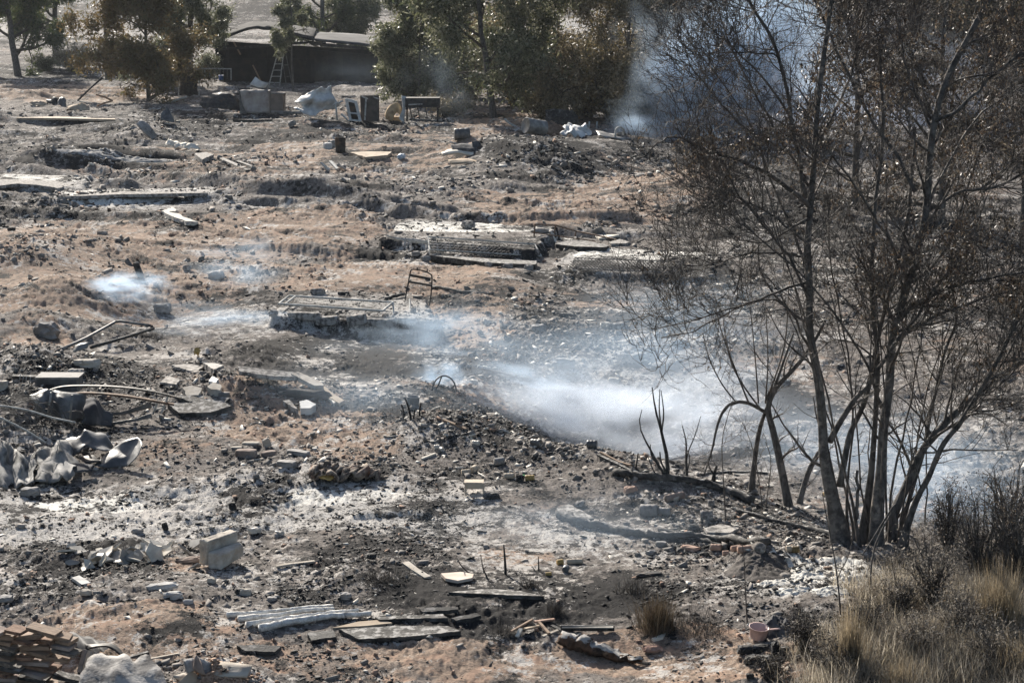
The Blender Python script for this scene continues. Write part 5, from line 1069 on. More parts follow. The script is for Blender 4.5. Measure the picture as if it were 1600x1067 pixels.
FSM = bpy.data.objects["folded_sheet_metal"]
for a,b_,c in (((80,613),(74,652),4),((113,617),(109,659),4)):
    tubeU("raised_seam",[a,b_],GP(90,665)[1]-.18,c,GALVP,parent=FSM,smooth=False)
tag(sheet("dark_cloth",[[(134,628,.2),(148,626,.2),(160,640,.25),(174,648,.3)],[(132,642,.0),(146,640,-.05),(158,652,.1),(176,660,.2)],[(128,664,-.1),(144,668,-.1),(158,668,.0),(176,668,.15)]],GP(150,672)[1],CLOTH,.015,5,.06),"black draped cloth between the folded sheet and brown strip","cloth")
# crumpled sheets
SHM_ = mat("sooty_sheet_metal",(.12,.12,.115),(.30,.29,.275),6,.8,.6,bscale=14,metal=.0,c3=(.045,.044,.043),detail=9)
def folds(cols,Yd,lb):
    T = [674,684,690,700,706,716,700,704,698,690,688,702]; Bt = [762,766,762,770,762,758,754,752,754,750,748,744]; D = [0,.22,-.16,.16,-.2,.12,.26,-.14,.2,-.14,.16,.26]
    g = []
    for r,f in enumerate((0,.22,.5,.75,1)):
        g.append([(-22+c*12.6+[(0),5,-4,6,-2][(r+c)%5], T[c]+(Bt[c]-T[c])*f+[0,3,-3,2,0][(r*2+c)%5], D[c]*(1-.5*f)*[1,.4,1.3,-.2,.8,.5,1.1][(r*3+c*2)%7]+.75*(1-f)+Yd) for c in cols])
    tag(sheet("crumpled_sheet_metal",g,GP(40,768)[1]+.05,SHM_,.006,3,.045,sharp=True,cs=6),lb,"sheet metal")
folds(range(0,7),0,"big creased pale metal sheet at the left edge"); folds(range(6,12),.12,"folded pale metal sheet standing right of the big creased one")
tag(sheet("crumpled_sheet_metal",[[(98,690,.3),(118,684,.2),(136,674,.2),(150,680,.25),(160,678,.3),(174,700,.3)],[(104,706,.1),(122,700,.05),(138,688,.15),(148,700,.05),(162,694,.15),(176,708,.2)],[(110,712,.0),(126,708,-.05),(140,704,.0),(152,706,-.05),(164,704,.0),(178,710,.1)]],GP(140,728)[1]+.1,mat("dark_sheet_metal",(.055,.058,.062),(.13,.133,.135),3,.5,.2,metal=.3),.006,4,0.09,sharp=True,cs=5),
    "dark blue-grey buckled sheet behind the upright curved ones","sheet metal")
tag(sheet("curled_sheet_metal",[[(178,698,.25),(192,690,.22),(206,688,.2),(216,686,.2),(223,692,.1),(222,698,.0)],[(168,708,.18),(184,704,.12),(200,702,.12),(210,700,.1),(218,704,-.02),(216,710,-.1)],[(156,720,.1),(172,718,.02),(188,718,.0),(200,716,.0),(208,718,-.1),(206,724,-.14)],[(140,730,.0),(160,731,-.05),(178,731,-.05),(190,731,-.05),(198,728,-.1),(196,730,-.12)]],GP(175,736)[1]+.1,GALV,.007,4,0.035,cs=5),
    "tongue-shaped curled grey sheet throwing a long shadow","sheet metal")
tag(sheet("black_cloth",[[(100,726,.1),(120,724,.1),(150,728,.1)],[(110,738,-.05),(125,742,-.1),(142,738,0)]],GP(120,746)[1],CLOTH,.01,4,.07),"flat dark cloth under the curled sheets","cloth")
tag(sheet("scorched_plate",[[(120,716,.2),(146,714,.2)],[(132,726,.0),(160,724,.05)]],GP(140,734)[1],DARKM,.01,3,.05),"small black plate behind the tongue-shaped sheet","plate")
def coils():
    g = GP(25,690); P=[];R=[]
    for k in range(46):
        x = -40+RNG.random()*130; y = 612+RNG.random()*66; Y = g[1]+RNG.random()*.5; a = VP(x,y,Y); d = nrm(np.array([RNG.normal()*1.0+.9,RNG.normal()*.4,-.45+RNG.normal()*.35])); L=.3+RNG.random()*.55
        s = np.linspace(0,1,10)[:,None]; P.append(a+d*L*s+np.array([0,0,-.1])*s*s+RNG.normal(size=3)*.06*np.sin(s*6)); R.append(np.full(10,.003+.003*RNG.random()))
    for p in P: p[:,2] = np.maximum(p[:,2], height(p[:,0],p[:,1])+.005)
    v,f = tube_batch(np.array(P),np.array(R),4); tag(mk("wire_tangle",v,f,mat("scorched_wire",(.05,.045,.04),(.14,.13,.12),20,.7,0)),"tangle of burnt springy wire at the left edge above the metal sheets","wire")
coils()
for i,(pts,lb) in enumerate([([(-10,632),(40,640),(80,652),(118,660)],"long thin rod crossing the wire tangle to the dark cloth"),([(0,652),(40,672),(72,692)],"lower rod sloping down out of the wire tangle")]):
    tubeU("metal_rod",pts,GP(40,700)[1]-.1,3,PALES,label=lb,cat="rod")
B("beam","dark plank behind the grey crate at the left edge","plank",[(20,592,4),(80,594,2)],10,6,CHAR2)
K("pale_block","pale block at the left edge above the wire tangle","block",4,610,16,14,18,CONC,0,0,75,.2)
# slabs right of the heap
for i,(pts,th,m,lb) in enumerate([([(250,602),(262,592),(282,600),(276,606)],4,SLAB,"grey diamond slab right of the steel strips"),([(285,616),(300,613),(316,617),(310,624),(292,624)],5,CONC,"rounded pale slab near the strips' right end"),
   ([(324,614),(334,608),(346,612),(344,622),(330,622)],8,CONC,"upright broken slab chunk, rightmost of the pale ones"),([(326,600),(332,594),(342,598),(338,604)],4,WHITE,"small white slab chip above the chunk"),([(276,626),(300,622),(360,628),(352,636),(300,634)],4,CHAR2,"long dark crusted slab below the chunk"),
   ([(262,640),(300,636),(352,634),(362,642),(330,652),(280,652)],5,CHAR2,"big undercut crusted slab, lowest of the group"),([(268,574),(296,572),(318,578),(306,584),(274,580)],3,SLAB,"thin whitish slab above the slab group"),([(318,576),(336,572),(350,580),(334,585)],6,STONE,"grey stone right of the thin whitish slab")]):
    S("broken_slab",lb,"slab",pts,th,m,rag=3)
# ledge of boards
for i,(pts,th,lb,m) in enumerate([([(372,590),(420,591),(468,598),(470,605),(420,602),(375,597)],4,"left pale board of the overhanging ledge",SLAB),([(455,600),(466,596),(502,612),(506,618),(492,619)],4,"long pale board of the ledge's right half",CONC),
    ([(488,612),(500,606),(522,624),(538,634),(530,637),(508,625)],4,"dark-edged board sloping down at the ledge's right end",TANB),([(442,634),(452,634),(466,646),(458,648)],5,"pale board fallen under the ledge",SLAB),([(468,640),(480,634),(494,644),(486,650),(470,650)],7,"white lump under the ledge",WHITE),([(505,620),(512,618),(528,632),(522,636)],3,"thin pale splinter below the ledge's right end",PLASTER)]):
    S("ledge_board",lb,"board",pts,th,m,rag=2,lift=10 if i<2 else 2)
K("cavity_shade_block","dark block standing in for the shaded cavity under the overhanging ledge","shade block",470,622,90,20,14,mat("cavity_shade_dark",(.03,.027,.025),(.07,.06,.055),9,.95,.6),-10,0,81,.4)  # dark solid added for the shade in the hollow below the boards
for i,(x,y,w_,d_,h_,rz,ti,lb) in enumerate([(385,714,34,16,14,-8,0,"wedge-shaped tan tile, biggest of the tile pile"),(392,695,28,12,4,0,0,"thin stacked pale tile on top of the tile pile"),(417,700,12,8,14,20,20,"small upright tile piece right of the tile pile"),(420,712,24,12,8,10,5,"flat tan tile right of the tile pile"),(448,728,30,16,10,-20,0,"dark tile at the tile pile's right foot"),(466,712,40,14,8,-30,0,"long dark slate right of the tile pile"),(374,702,26,9,3,5,0,"thin tile lying at the left of the tile pile"),(404,720,18,5,3,25,0,"narrow pale tile splinter below the tile pile")]):
    K("broken_tile",lb,"tile",x,y,w_,d_,h_,[BRICK,CONC,CONC,BRICK,STONE,STONE,CONC,CONC][i],rz,ti,90+i,.16)
tag(sheet("trash_bundle",[[(485,734,.15),(505,733,.15),(530,734,.15),(560,732,.2),(582,740,.2)],[(480,742,-.0),(500,740,-.03),(528,742,0),(560,742,0),(590,748,.05)],[(484,748,-.1),(505,750,-.12),(530,750,-.1),(560,750,-.08),(600,752,0)]],GP(530,752)[1],mat("burnt_rags",(.06,.045,.04),(.32,.27,.22),14,.9,.6,c3=(.20,.12,.09)),.03,8,.16,cs=13),"brown and grey burnt rag bundle on the pale ground","rags")
tag(sheet("yellow_wrapper",[[(494,741,.02),(506,737,.05),(518,740,.05)],[(496,745,0),(508,747,-.04),(520,743,0)],[(505,749,-.05),(514,750,-.06),(521,747,0)]],GP(510,753)[1]-.05,YELL,.006,4,.04),"bright yellow wrapper in the burnt rag bundle","wrapper")
K("black_stub","small black square stub on the pale ground","stub",363,795,11,9,12,CHAR,10,8,98,.15)
tag(sheet("yellow_leaf",[[(304,544,0),(310,543,.02),(314,548,0)],[(303,550,0),(308,552,-.02),(312,550,0)],[(303,556,-.02),(306,553,0),(309,558,0)]],GP(308,560)[1],YELL,.004,3,.01),"small yellow plastic scrap on the left slope","scrap")
# centre
def pot(px,py,d,h,m,label,name="pot",cat="pot",flare=1.0):
    g = GP(px,py); s=g[1]/F/cp; r=d*s/2; h_=h*s; ob = MB().lathe([(0,0),(r*.62,0),(r*.85,h_*.2),(r*.98,h_*.55),(r*flare,h_*.9),(r*1.04,h_),(r*.95,h_),(r*.88,h_*.6),(r*.6,h_*.1),(0,h_*.08)],g-[0,0,.015],(.06,.0,1),22).mk(name,m,smooth=True); return tag(ob,label,cat)
pot(645,634,20,17,GALV,"round grey pot half buried behind the black shrub stubs")
def wheel_loop():
    Y = GP(690,612)[1]; t = thing("bent_wire_loop","thin arched black wheel rim standing in the rubble","rim",GP(690,612)); b = MB(); a = np.linspace(0,np.pi,12)
    b.tube([VP(694-19*math.cos(q)*-1,612-25*math.sin(q),Y+.1*math.cos(q)) for q in a],.010,5); b.mk("rim",DARKM,t,smooth=True); MB().tube([VP(673,617,Y),VP(684,604,Y),VP(690,588,Y)],.010,5).mk("spoke",DARKM,t,smooth=True)
wheel_loop()
B("iron_rod","long thin rusty rod lying above the centre smoke","rod",[(752,579,3),(780,584,2),(808,589,1)],3.5,3,RUST,kind='t')
B("iron_rod","short angled rod at the long rod's right end","rod",[(806,588,3),(820,586,4),(832,594)],4,3,RUST,kind='t')
B("plank","thin light-edged plank on the centre rubble mound","plank",[(693,660),(728,672)],5,3,WOOD)
B("plank","short pale stick left of the centre bottles","stick",[(659,718),(680,712)],4,3,PLASTER)
for i,(x,y,l,d,rz,up,m,lb) in enumerate([(728,741,14,9,10,0,BEIGE,"beige bottle, left of the two lying in the centre"),(741,738,12,11,70,0,BEIGE,"round beige jar right of the beige bottle"),(796,748,16,10,-5,0,BEIGE,"beige jar lying left of the yellow-green cup"),(828,751,15,9,0,0,YELL,"yellowish cup with a dark mouth beside a black lump"),(744,697,14,8,-30,0,CERAM,"white oval lid on the dark rubble"),(683,702,9,8,0,0,CERAM,"white cup piece on the dark rubble's left"),(690,705,10,7,-60,0,CERAM,"second white cup piece on the dark rubble"),(718,734,12,5,0,0,CERAM,"small white shard left of the beige bottle"),(780,726,16,12,20,0,STONE,"grey stone-like jar on the ridge slope"),(838,697,18,11,-35,0,GALV,"grey tin cylinder on the ridge crest"),(925,700,16,13,-10,0,GALV,"pale grey tin at the top of the ridge before the smoke"),
    (1014,806,28,20,-12,0,STONE,"larger grey cylinder pot lying in the right ash"),(1104,812,20,17,-5,0,SLAB,"squat grey jar in the ash right of the cylinder"),(1038,805,20,13,-20,0,STONE,"small grey pot touching the large cylinder's right"),(1111,791,10,10,0,0,SLAB,"small round pale pot above the squat jar"),(1054,783,34,12,30,0,BRICK,"brownish curved pipe piece above the grey pots"),
    (1119,861,17,11,-20,0,TERRA,"orange-brown jar, leftmost of the clay jars"),(1134,868,10,9,0,0,TERRA,"small clay cup beside the orange-brown jar"),(1150,862,16,10,20,0,TERRA,"clay jar in the middle of the clay jars"),(1163,864,22,12,8,0,TERRA,"long clay bottle left of the grey ball"),(1234,862,12,10,0,0,BEIGE,"pale cup right of the grey ball"),(1243,863,12,11,0,0,mat("brown_glass",(.12,.08,.03),(.2,.14,.06),5,.4,.1),"brown glass jar right of the pale cup"),
    (875,882,10,9,20,0,YELL,"small amber jar left of the row of three"),(893,881,16,9,0,0,BEIGE,"striped brass-coloured jar in the row"),(906,881,10,9,-10,0,BEIGE,"end jar of the row with a pale lid"),(884,893,11,11,80,0,GALV,"round dark tin in front of the jar row"),(857,899,10,6,0,0,YELL,"yellow plastic scrap above the small tuft"),(1346,790,10,6,0,0,YELL,"orange scrap between the big tree's stems"),(1290,776,8,7,0,0,YELL,"small orange cup behind the tree's left stems")]):
    can(["bottle","jar"][i%2] if i<22 else "jar",lb,"jar",x,y,l,d,m,rz)
g = GP(1187,864); MB().lathe([(math.sin(a)*.05,.05-math.cos(a)*.05) for a in np.linspace(0.02,3.12,12)],g-[0,0,.01],(0,0,1),18).mk("grey_ball",SLAB,smooth=True); tag(bpy.data.objects["grey_ball"],"grey ball among the clay jars","ball")
K("black_lump","black lump beside the yellowish cup","lump",812,752,13,10,12,CHAR,0,0,101,.4); K("bright_lump","small vivid green cap by the yellowish cup","cap",818,745,4,4,4,GREENP,0,0,102,.2)
def crate():
    g = GP(742,776); Y=g[1]; s=Y/F/cp; t = thing("plastic_crate","small beige plastic crate standing open on two legs","crate",g); R=lambda px,py,d=0: VP(px,py,Y+d); 
    b = MB(); b.box(R(741,753,.06),(31*s,.12,4*s),jit=.003); b.box(R(741,759,.0),(29*s,.012,10*s)); b.box(R(741,759,.13),(29*s,.012,10*s)); b.mk("body",BEIGE,t,bevel=.003)
    for px,d in ((727,0),(755,0),(727,.12),(755,.12)): MB().bar(R(px,754,d),R(px+1,774,d),.016,.016).mk("leg",BEIGE,t)
crate()
K("dark_pile","black crumbly pile right of the beige crate","lump",768,778,24,16,9,CHAR,0,0,103,.5)
S("charred_plate","bent dark plate in the right-centre ash","plate",[(870,800),(888,796),(912,808),(928,818),(900,822),(872,812)],4,CHAR2,rag=2,lift=3)
K("white_shard","pale triangular shard left of the dark log","shard",905,790,18,10,8,SLAB,20,15,104,.3)
for i,(pts,w_,r1,m,lb) in enumerate([([(872,806),(905,820),(950,830),(1000,838),(1060,842),(1120,848),(1200,852)],14,10,CHAR2,"long charred log running right toward the clay jars"),([(960,742),(1000,748),(1060,752),(1120,765),(1175,788)],11,13,CHAR2,"thick charred log below the forked black shrub"),
   ([(1150,800),(1200,815),(1260,828),(1310,840)],7,10,CHAR2,"charred root log leading to the big tree's foot"),([(1090,745),(1140,740),(1200,742)],5,4,CHAR,"thin burnt log in the smoke behind the arching tree"),([(1030,830),(1090,846),(1140,858)],8,6,CHAR,"short black branch lying along the long log")]):
    B("charred_log",lb,"log",pts,w_,w_,m,kind='t',r1=r1)
for i,(pts,w_,lb) in enumerate([([(938,708,4),(965,722),(985,730)],4,"upper thin board sliding down into the smoke"),([(935,712,3),(975,732),(1010,748)],7,"wider board just below the thin one at the smoke's edge"),([(1050,772),(1072,784)],5,"pale short board beside the curved pipe piece")]):
    B("fallen_board",lb,"board",pts,w_,2.5,[WOOD,CHAR2,CONC][i])
for i,(x,y,w_,d_,h_,m,lb) in enumerate([(1078,860,30,14,9,TERRA,"reddish slab chip below the long log"),(1033,852,16,9,8,STONE,"grey brick left of the clay jars"),(1017,866,18,8,7,STONE,"grey brick below the other, left of the clay jars"),(1084,830,16,14,11,CHAR,"dark round lump beside the pale roof scrap"),(1052,781,18,12,8,CONC,"pale stone near the brown pipe piece"),(985,768,22,12,10,TERRA,"orange-tinted rag lump below the thick charred log"),(1100,868,14,10,6,CHAR,"black chip left of the clay jars"),(1012,900,44,16,6,DARKM,"dark tilted plate above the singed clump"),(950,665,20,14,10,STONE,"pale boulder under the thick smoke"),(965,515,30,14,12,SLAB,"pale oval stone of the pair in the grey field"),(946,512,16,10,9,CERAM,"white small stone of the pair in the grey field"),(960,598,18,10,8,CERAM,"white stone above the thick smoke"),(880,575,34,20,16,STONE,"dark mound stone above the centre smoke"),(840,517,24,16,12,STONE,"dark rock in the grey field"),(886,496,26,14,8,CHAR2,"flat dark rock left of the pale pair"),(1062,540,26,14,10,STONE,"grey rock below the left-reaching bough"),(1000,560,22,14,10,STONE,"dusty rock above the thick smoke"),(1045,500,20,12,8,SLAB,"pale rock under the left-reaching bough")]):
    K("rock" if 'rock' in lb or 'stone' in lb or 'boulder' in lb else "fragment",lb,"stone" if 'stone' in lb or 'rock' in lb or 'boulder' in lb else "fragment",x,y,w_,d_,h_,m,i*23%60-30,0,110+i,.35)
# lower left
def stepblock():
    g = GP(345,888); Y=g[1]; s=Y/F/cp; t = thing("concrete_step_block","broken L-shaped pale concrete block with a step","block",g); b = MB()
    R = lambda px,py,d=0: VP(px,py,Y+d)
    # profile swept away from the camera to the upper right
    pr = [R(311,880),R(313,842),R(324,841),R(323,861),R(325,885)]; 
    A = [np.array(p) for p in (R(311,879),R(311,843),R(323,840),R(324,863),R(326,890))]
    dv = np.array([50*s,.28,0.02]); 
    top = [R(311,843),R(324,846),R(372,831,.25),R(360,827,.27)]
    V = [R(311,880,.06),R(324,884,-.02),R(324,846,-.02),R(311,842,.05), R(371,862,.26),R(360,860,.36),R(372,829,.26),R(360,826,.36)]
    b.add(V,[(0,1,2,3),(1,4,6,2),(4,5,7,6),(5,0,3,7),(3,2,6,7),(0,5,4,1)]); o = b.mk("upright",CONC,t)
    c = MB(); V = [R(324,888,-.06),R(346,891,-.10),R(346,867,-.10),R(324,862,-.03),R(372,862,.20),R(381,868,.14),R(381,850,.14),R(371,846,.22)]
    c.add(V,[(0,1,2,3),(1,5,6,2),(5,4,7,6),(4,0,3,7),(3,2,6,7),(0,4,5,1)]); p = c.mk("step",CONC,t)
    for q in (o,p):
        md=q.modifiers.new("b",'BEVEL'); md.width=.012; md.segments=2; sb=q.modifiers.new("s",'SUBSURF'); sb.subdivision_type='SIMPLE'; sb.levels=sb.render_levels=4
        tx=bpy.data.textures.new("rough",'CLOUDS'); tx.noise_scale=.05; dm=q.modifiers.new("d",'DISPLACE'); dm.texture=tx; dm.strength=.018; dm.texture_coords='GLOBAL'
    K("brown_rubble_foot","brown crumbled lump at the step block's left foot","lump",296,880,44,16,9,BRICK,20,0,130,.4)
stepblock()
def shard(px,py,w_,m,rs,up=.5):
    g = GP(px,py); sc_ = g[1]/F/cp*w_; n = rs.integers(4,7); a = np.sort(rs.random(n)*2*np.pi+np.arange(n)*.0)
    a = np.arange(n)*2*np.pi/n+rs.normal(size=n)*.35; r = (.35+.3*rs.random(n))*sc_; nv = nrm(np.array([rs.normal()*.7,rs.normal()*.7-.3,up+rs.random()])); u = nrm(np.cross(nv,(.2,1,.1))); v = np.cross(nv,u)
    P = [g+u*math.cos(q)*k*1.25+v*math.sin(q)*k for q,k in zip(a,r)]; c = g+nv*sc_*rs.uniform(-.12,.12); th = nv*sc_*.05+[0,0,0]
    low = min(p[2] for p in P)-g[2]; up_ = np.array([0,0,-low*.75+.004]); V = [p+up_+th for p in P]+[c+up_+th]+[p+up_-th for p in P]+[c+up_-th]; m_ = n+1
    Fc = [(i,(i+1)%n,n) for i in range(n)]+[(m_+(i+1)%n,m_+i,m_+n) for i in range(n)]+[(i,m_+i,m_+(i+1)%n,(i+1)%n) for i in range(n)]
    return mk("ceramic_shard",V,Fc,m)
SHM = [CERAM,mat("cream_shard",(.50,.45,.36),(.62,.56,.47),5,.6,.1,c3=(.3,.25,.2)),mat("grey_shard",(.20,.19,.17),(.36,.33,.29),5,.6,.1),CERAM]
rs_ = np.random.default_rng(4); SH = [(106,866,30),(124,864,24),(243,857,34),(255,866,24),(305,888,20)]
while len(SH) < 46:
    x,y = rs_.normal(195,48),rs_.normal(873,8)
    if 92 < x < 312 and 852 < y < 896: SH.append((x,y,rs_.uniform(9,27)))
for i,(x,y,w_) in enumerate(SH):
    tag(shard(x,y,w_,SHM[rs_.integers(0,4)] if i else SHM[1],rs_),["cream broken bowl piece at the far left of the shard heap","pale curved shard next to the bowl piece","tall shard at the top right of the shard heap"][i] if i<3 else "broken pale ceramic shard in the heap left of the step block","shard","broken ceramic shards left of the step block")
for i,(x,y,w_,d_,h_,rz,ti,m,lb) in enumerate([(254,922,52,18,11,-16,10,PBLK,"long white broken block left of the two small ones"),(270,936,30,14,13,3,0,PBLK,"white wedge block under the long broken block"),(294,944,16,9,8,10,0,PBLK,"small white cube below the wedge block"),(383,931,20,10,13,-10,0,CONC,"grey block with a black side right of the white blocks"),(372,928,9,8,9,0,0,CHAR,"black lump left of the grey block"),(135,932,18,12,9,0,0,CONC,"rounded grey stone on the lower left earth"),(398,836,22,10,9,5,0,CERAM,"white curved shard right of the step block's top"),(437,838,14,8,10,-20,0,CERAM,"white shard, the more distant from the step block"),(258,828,9,8,13,0,15,CHAR,"black upright stub on the pale ground"),(215,832,18,12,8,0,0,STONE,"dull stone left of the black stub"),(330,910,14,9,8,0,0,CONC,"small pale stone below the step block"),(10,940,22,18,10,0,0,STONE,"dark stone at the left edge above the planks"),(540,935,18,14,11,0,0,STONE,"rounded stone above the white poles"),(425,938,16,12,7,0,0,STONE,"grey pebble left of the rounded stone"),(580,873,16,14,9,0,0,CHAR,"black ball-like lump on the mottled ground"),(47,775,32,18,14,0,0,STONE,"brown rock in front of the metal sheets")]):
    K("block" if 'block' in lb or 'cube' in lb else "stone",lb,"block" if 'block' in lb or 'cube' in lb else "stone",x,y,w_,d_,h_,m,rz,ti,140+i,.2 if m is WHITE else .32)
S("pale_sheet","pale rectangular panel lying on dark ground at lower left","panel",[(112,906),(124,904),(142,914),(128,918)],3,PBLK)
B("thin_board","thin grey board with a raised end left of centre","board",[(432,888),(458,882,3),(492,878,5)],7,3,CONC)
B("grey_plank","grey tapered plank pointing down right of centre bottom","plank",[(634,881,2),(650,893),(668,905)],12,4,CONC)
S("round_plate","pale pinkish plate with a rounded end","plate",[(689,901),(720,900),(740,903),(738,909),(715,913),(696,911)],3,mat("pinkish_plate",(.5,.4,.33),(.62,.53,.45),5,.8,.1),lift=3)
# whitened poles
for i,(pts,lb,w0,w1) in enumerate([([(354,965),(400,963),(450,957),(520,951)],"topmost whitened burnt pole on the ground",9,6),([(372,972),(430,966),(480,959),(522,956)],"second whitened burnt pole from the top",10,6),([(385,982),(440,974),(500,965),(560,959)],"third whitened burnt pole from the top",12,6),([(406,987),(450,978),(510,970),(580,965)],"lowest and thickest whitened burnt pole",14,8)]):
    B("whitened_pole",lb,"pole",pts,w0,w0,ASHW,kind='t',r1=w1,lift=(1,1),jit=.25)
S("tan_board","tan pointed board right of the whitened poles","board",[(520,983),(560,974),(600,972),(613,977),(570,983)],3,TANB)
for i,(pts,m,lb) in enumerate([([(586,970),(640,968),(692,965),(700,971),(640,974),(592,974)],CHAR2,"grey flat board right of the tan pointed board"),([(530,990),(620,984),(700,985),(720,992),(640,1000),(560,1004)],CHAR2,"large dark curled board below the tan pointed board"),([(480,995),(520,990),(525,1002),(486,1006)],CHAR,"black broken board beneath the lowest pole"),([(700,930),(760,926),(812,930),(850,936),(800,938)],CHAR2,"dark ragged sheet above the round black tuft"),([(705,972),(745,964),(752,968),(712,976)],CHAR,"thin black strip left of the splintered wood"),([(370,1016),(400,1012),(440,1016),(430,1024),(384,1023)],CHAR,"black scorched slab at bottom left of centre"),([(655,958),(715,955),(716,959),(660,962)],CHAR,"narrow black board above the grey flat board")]):
    S("burnt_board",lb,"board",pts,4,m,rag=3,lift=1)
BB = B("burnt_board","black board with a pale upper edge left of the brown clump","board",[(876,984,3),(960,985,3)],4,9,CHAR)
B("pale_edge",None,None,[(878,979,8),(958,981,8)],7,2,PLASTER,parent=BB)
for i,(a,b_,m,w_,lb) in enumerate([((798,990,2),(832,970,8),WOOD,4,"long left splinter of the splintered wood"),((835,972,4),(866,968,4),TERRA,5,"reddish top splinter of the splintered wood"),((820,985,6),(842,978,2),TANB,6,"light wedge in the splintered wood"),((858,992,2),(842,972,8),WOOD,5,"steep splinter in the splintered wood's middle"),((862,978),(884,990),CHAR,6,"dark right splinter of the splintered wood"),((808,996),(814,984,6),PLASTER,6,"small white left chip of the splintered wood"),((848,996),(872,986,3),CONC,5,"grey lower splinter of the splintered wood")]):
    B("wood_splinter",lb,"splinter",[a,b_],w_,3,m)
def bigash_log():
    g = GP(940,1025); P = [GP(882,1006),GP(905,1016),GP(935,1025),GP(970,1034),GP(1000,1041)]; s=g[1]/F/cp
    Q = catmull(np.array(P),5)+[0,0,.035]; Q += RNG.normal(size=Q.shape)*.012; R = np.interp(np.linspace(0,1,len(Q)),[0,.2,.6,1],[11,13,10,4])*s*(1+.25*(RNG.random(len(Q))-.5)); b = MB(); b.tube(Q,R,14); b.v = [tuple(np.array(v)+RNG.normal(size=3)*.009) for v in b.v]
    o = b.mk("half_burnt_log",mat("burnt_log",(.03,.022,.018),(.12,.07,.045),12,.9,.8,c3=(.22,.15,.1),dust=.55),smooth=True); tag(o,"half-burnt brown log with white ash on top, lying on tan soil","log")
bigash_log()
S("tan_chip","cream flat chip right of the half-burnt log","chip",[(1018,1000),(1040,993),(1036,999),(1022,1003)],3,PLASTER); K("soil_lump","reddish soil lump right of the half-burnt log","lump",1020,1018,30,20,10,mat("red_soil",(.22,.13,.1),(.36,.24,.19),10,.95,.5),0,0,160,.5)
for i in range(4):
    a = GP(990+i*3,1037+i); b_ = a+np.array([.10+.03*i,-.02+.02*i,.03-.015*i]); MB().bar(a+[0,0,.02],b_,.012,.008,jit=.004).mk("log_splinter",CHAR2,bpy.data.objects["half_burnt_log"])
def pinkpot():
    g = GP(1184,996); s=g[1]/F/cp; t = thing("saucepan","pink enamel saucepan with a handle, tipped on the ground","saucepan",g); r=16*s; h=20*s
    MB().lathe([(0,0),(r*.72,0),(r*.8,h*.1),(r*1.0,h),(r*1.04,h*1.01),(r*.95,h*1.0),(r*.75,h*.12),(0,h*.1)],g-[0,0,.01],(.08,-.12,1),26).mk("body",PINKP,t,smooth=True); MB().bar(g+[r*.9,0,h*.6],g+[r*2.3,.05,h*.5],.018,.008).mk("handle",PINKP,t)
pinkpot()
mound("burnt_jacket","black burnt jacket heap behind the pink saucepan","clothes",1212,984,62,80,22,CLOTH,215,.8,12,1.4)
for i,(x,y,w_,d_,h_,rz,m,lb) in enumerate([(1164,1022,24,16,14,10,CHAR,"black crusty block, upper left of the charred block group"),(1188,1018,24,16,14,-5,CHAR,"black crusty block in the middle of the charred block group"),(1187,1037,48,20,16,-2,CHAR2,"long scorched brick, lowest of the charred block group"),(1212,1024,14,16,24,5,CHAR,"tall black block at the right of the charred block group"),(1172,1061,12,8,8,0,CHAR,"small black stone at the bottom edge"),(1224,1016,18,12,8,0,CHAR2,"round grey pebble right of the charred block group")]):
    K("charred_brick",lb,"brick",x,y,w_,d_,h_,m,rz,0,170+i,.28)
# white ashy lumps
MW = mat("melted_white",(.50,.48,.44),(.76,.74,.68),18,.95,.9,c3=(.16,.15,.14),detail=9)
for i,(x,y,w_,d_,h_) in enumerate([(1205,912,70,60,7),(1262,903,80,60,9),(1330,908,80,50,8),(1240,926,70,50,7),(1300,924,90,60,8)]):
    mound("melted_heap",["left","rear middle","right rear","front left","front right"][i]+" white crusty patch of the melted heap beside the tree","heap",x,y,w_,d_,h_,MW,200+i,.75,22)
mound("soil_heap","dark crumbly soil heap under the clay jars","heap",1188,893,125,130,15,mat("dark_soil",(.045,.04,.037),(.13,.115,.105),22,.95,.9),210,.55,16)
S("pale_sheet","pale torn sheet below the clay jars' log","sheet",[(1100,833),(1125,826),(1155,833),(1140,840),(1105,840)],3,SLAB,rag=2,lift=4)
# ---- timber stack bottom left -------------------------------------------------
OLDW = mat("old_grey_wood",(.10,.085,.07),(.22,.19,.16),14,.85,.6,stretch=(1,5,5),c3=(.05,.042,.035))
REDW = mat("reddish_plank",(.15,.085,.055),(.27,.17,.115),12,.85,.5,stretch=(1,5,5),c3=(.07,.045,.035))
def stack():
    k = 0; Yb = float(GP(60,1080)[1]); s = Yb/F/cp; rs = np.random.default_rng(5)
    top = lambda px: 972+ (px/115)*22 if px<60 else 984
    first=None
    for py in np.arange(1090,986,-8.2):
        row = int((1090-py)/8.2); px = -30+rs.random()*20
        while px < 108 - (10 if py<990 else 0):
            L = 24+rs.random()*34
            if px+L/2 > 104: break
            if py < 984+px*.2: px += L+2; continue
            yaw = math.radians(-12+rs.normal()*11+ (25 if px>60 and py>1035 else 0)); ti = rs.normal()*.08 - (.25 if px>62 and py>1035 else 0.08)
            c = VP(px+L/2,py,Yb+rs.random()*.05)+[0,.10,0]; u = np.array([math.cos(yaw),math.sin(yaw),ti]); u/=np.linalg.norm(u); v = nrm(np.cross((0,0,1),u)); w2 = np.cross(u,v)
            b = MB().box(c,(L*s,.12,(5.0+rs.random())*s),(u,v,w2),jit=.004); o = b.mk("timber_offcut",[WOOD,WOOD,BRICK,OLDW,REDW,CHAR2,WOOD,REDW][rs.integers(0,8)]); tag(o,"short sawn plank end in the stack at the bottom left corner","plank","planks in the corner stack"); k+=1
            px += L+1.5+rs.random()*2
    print("stack",k)
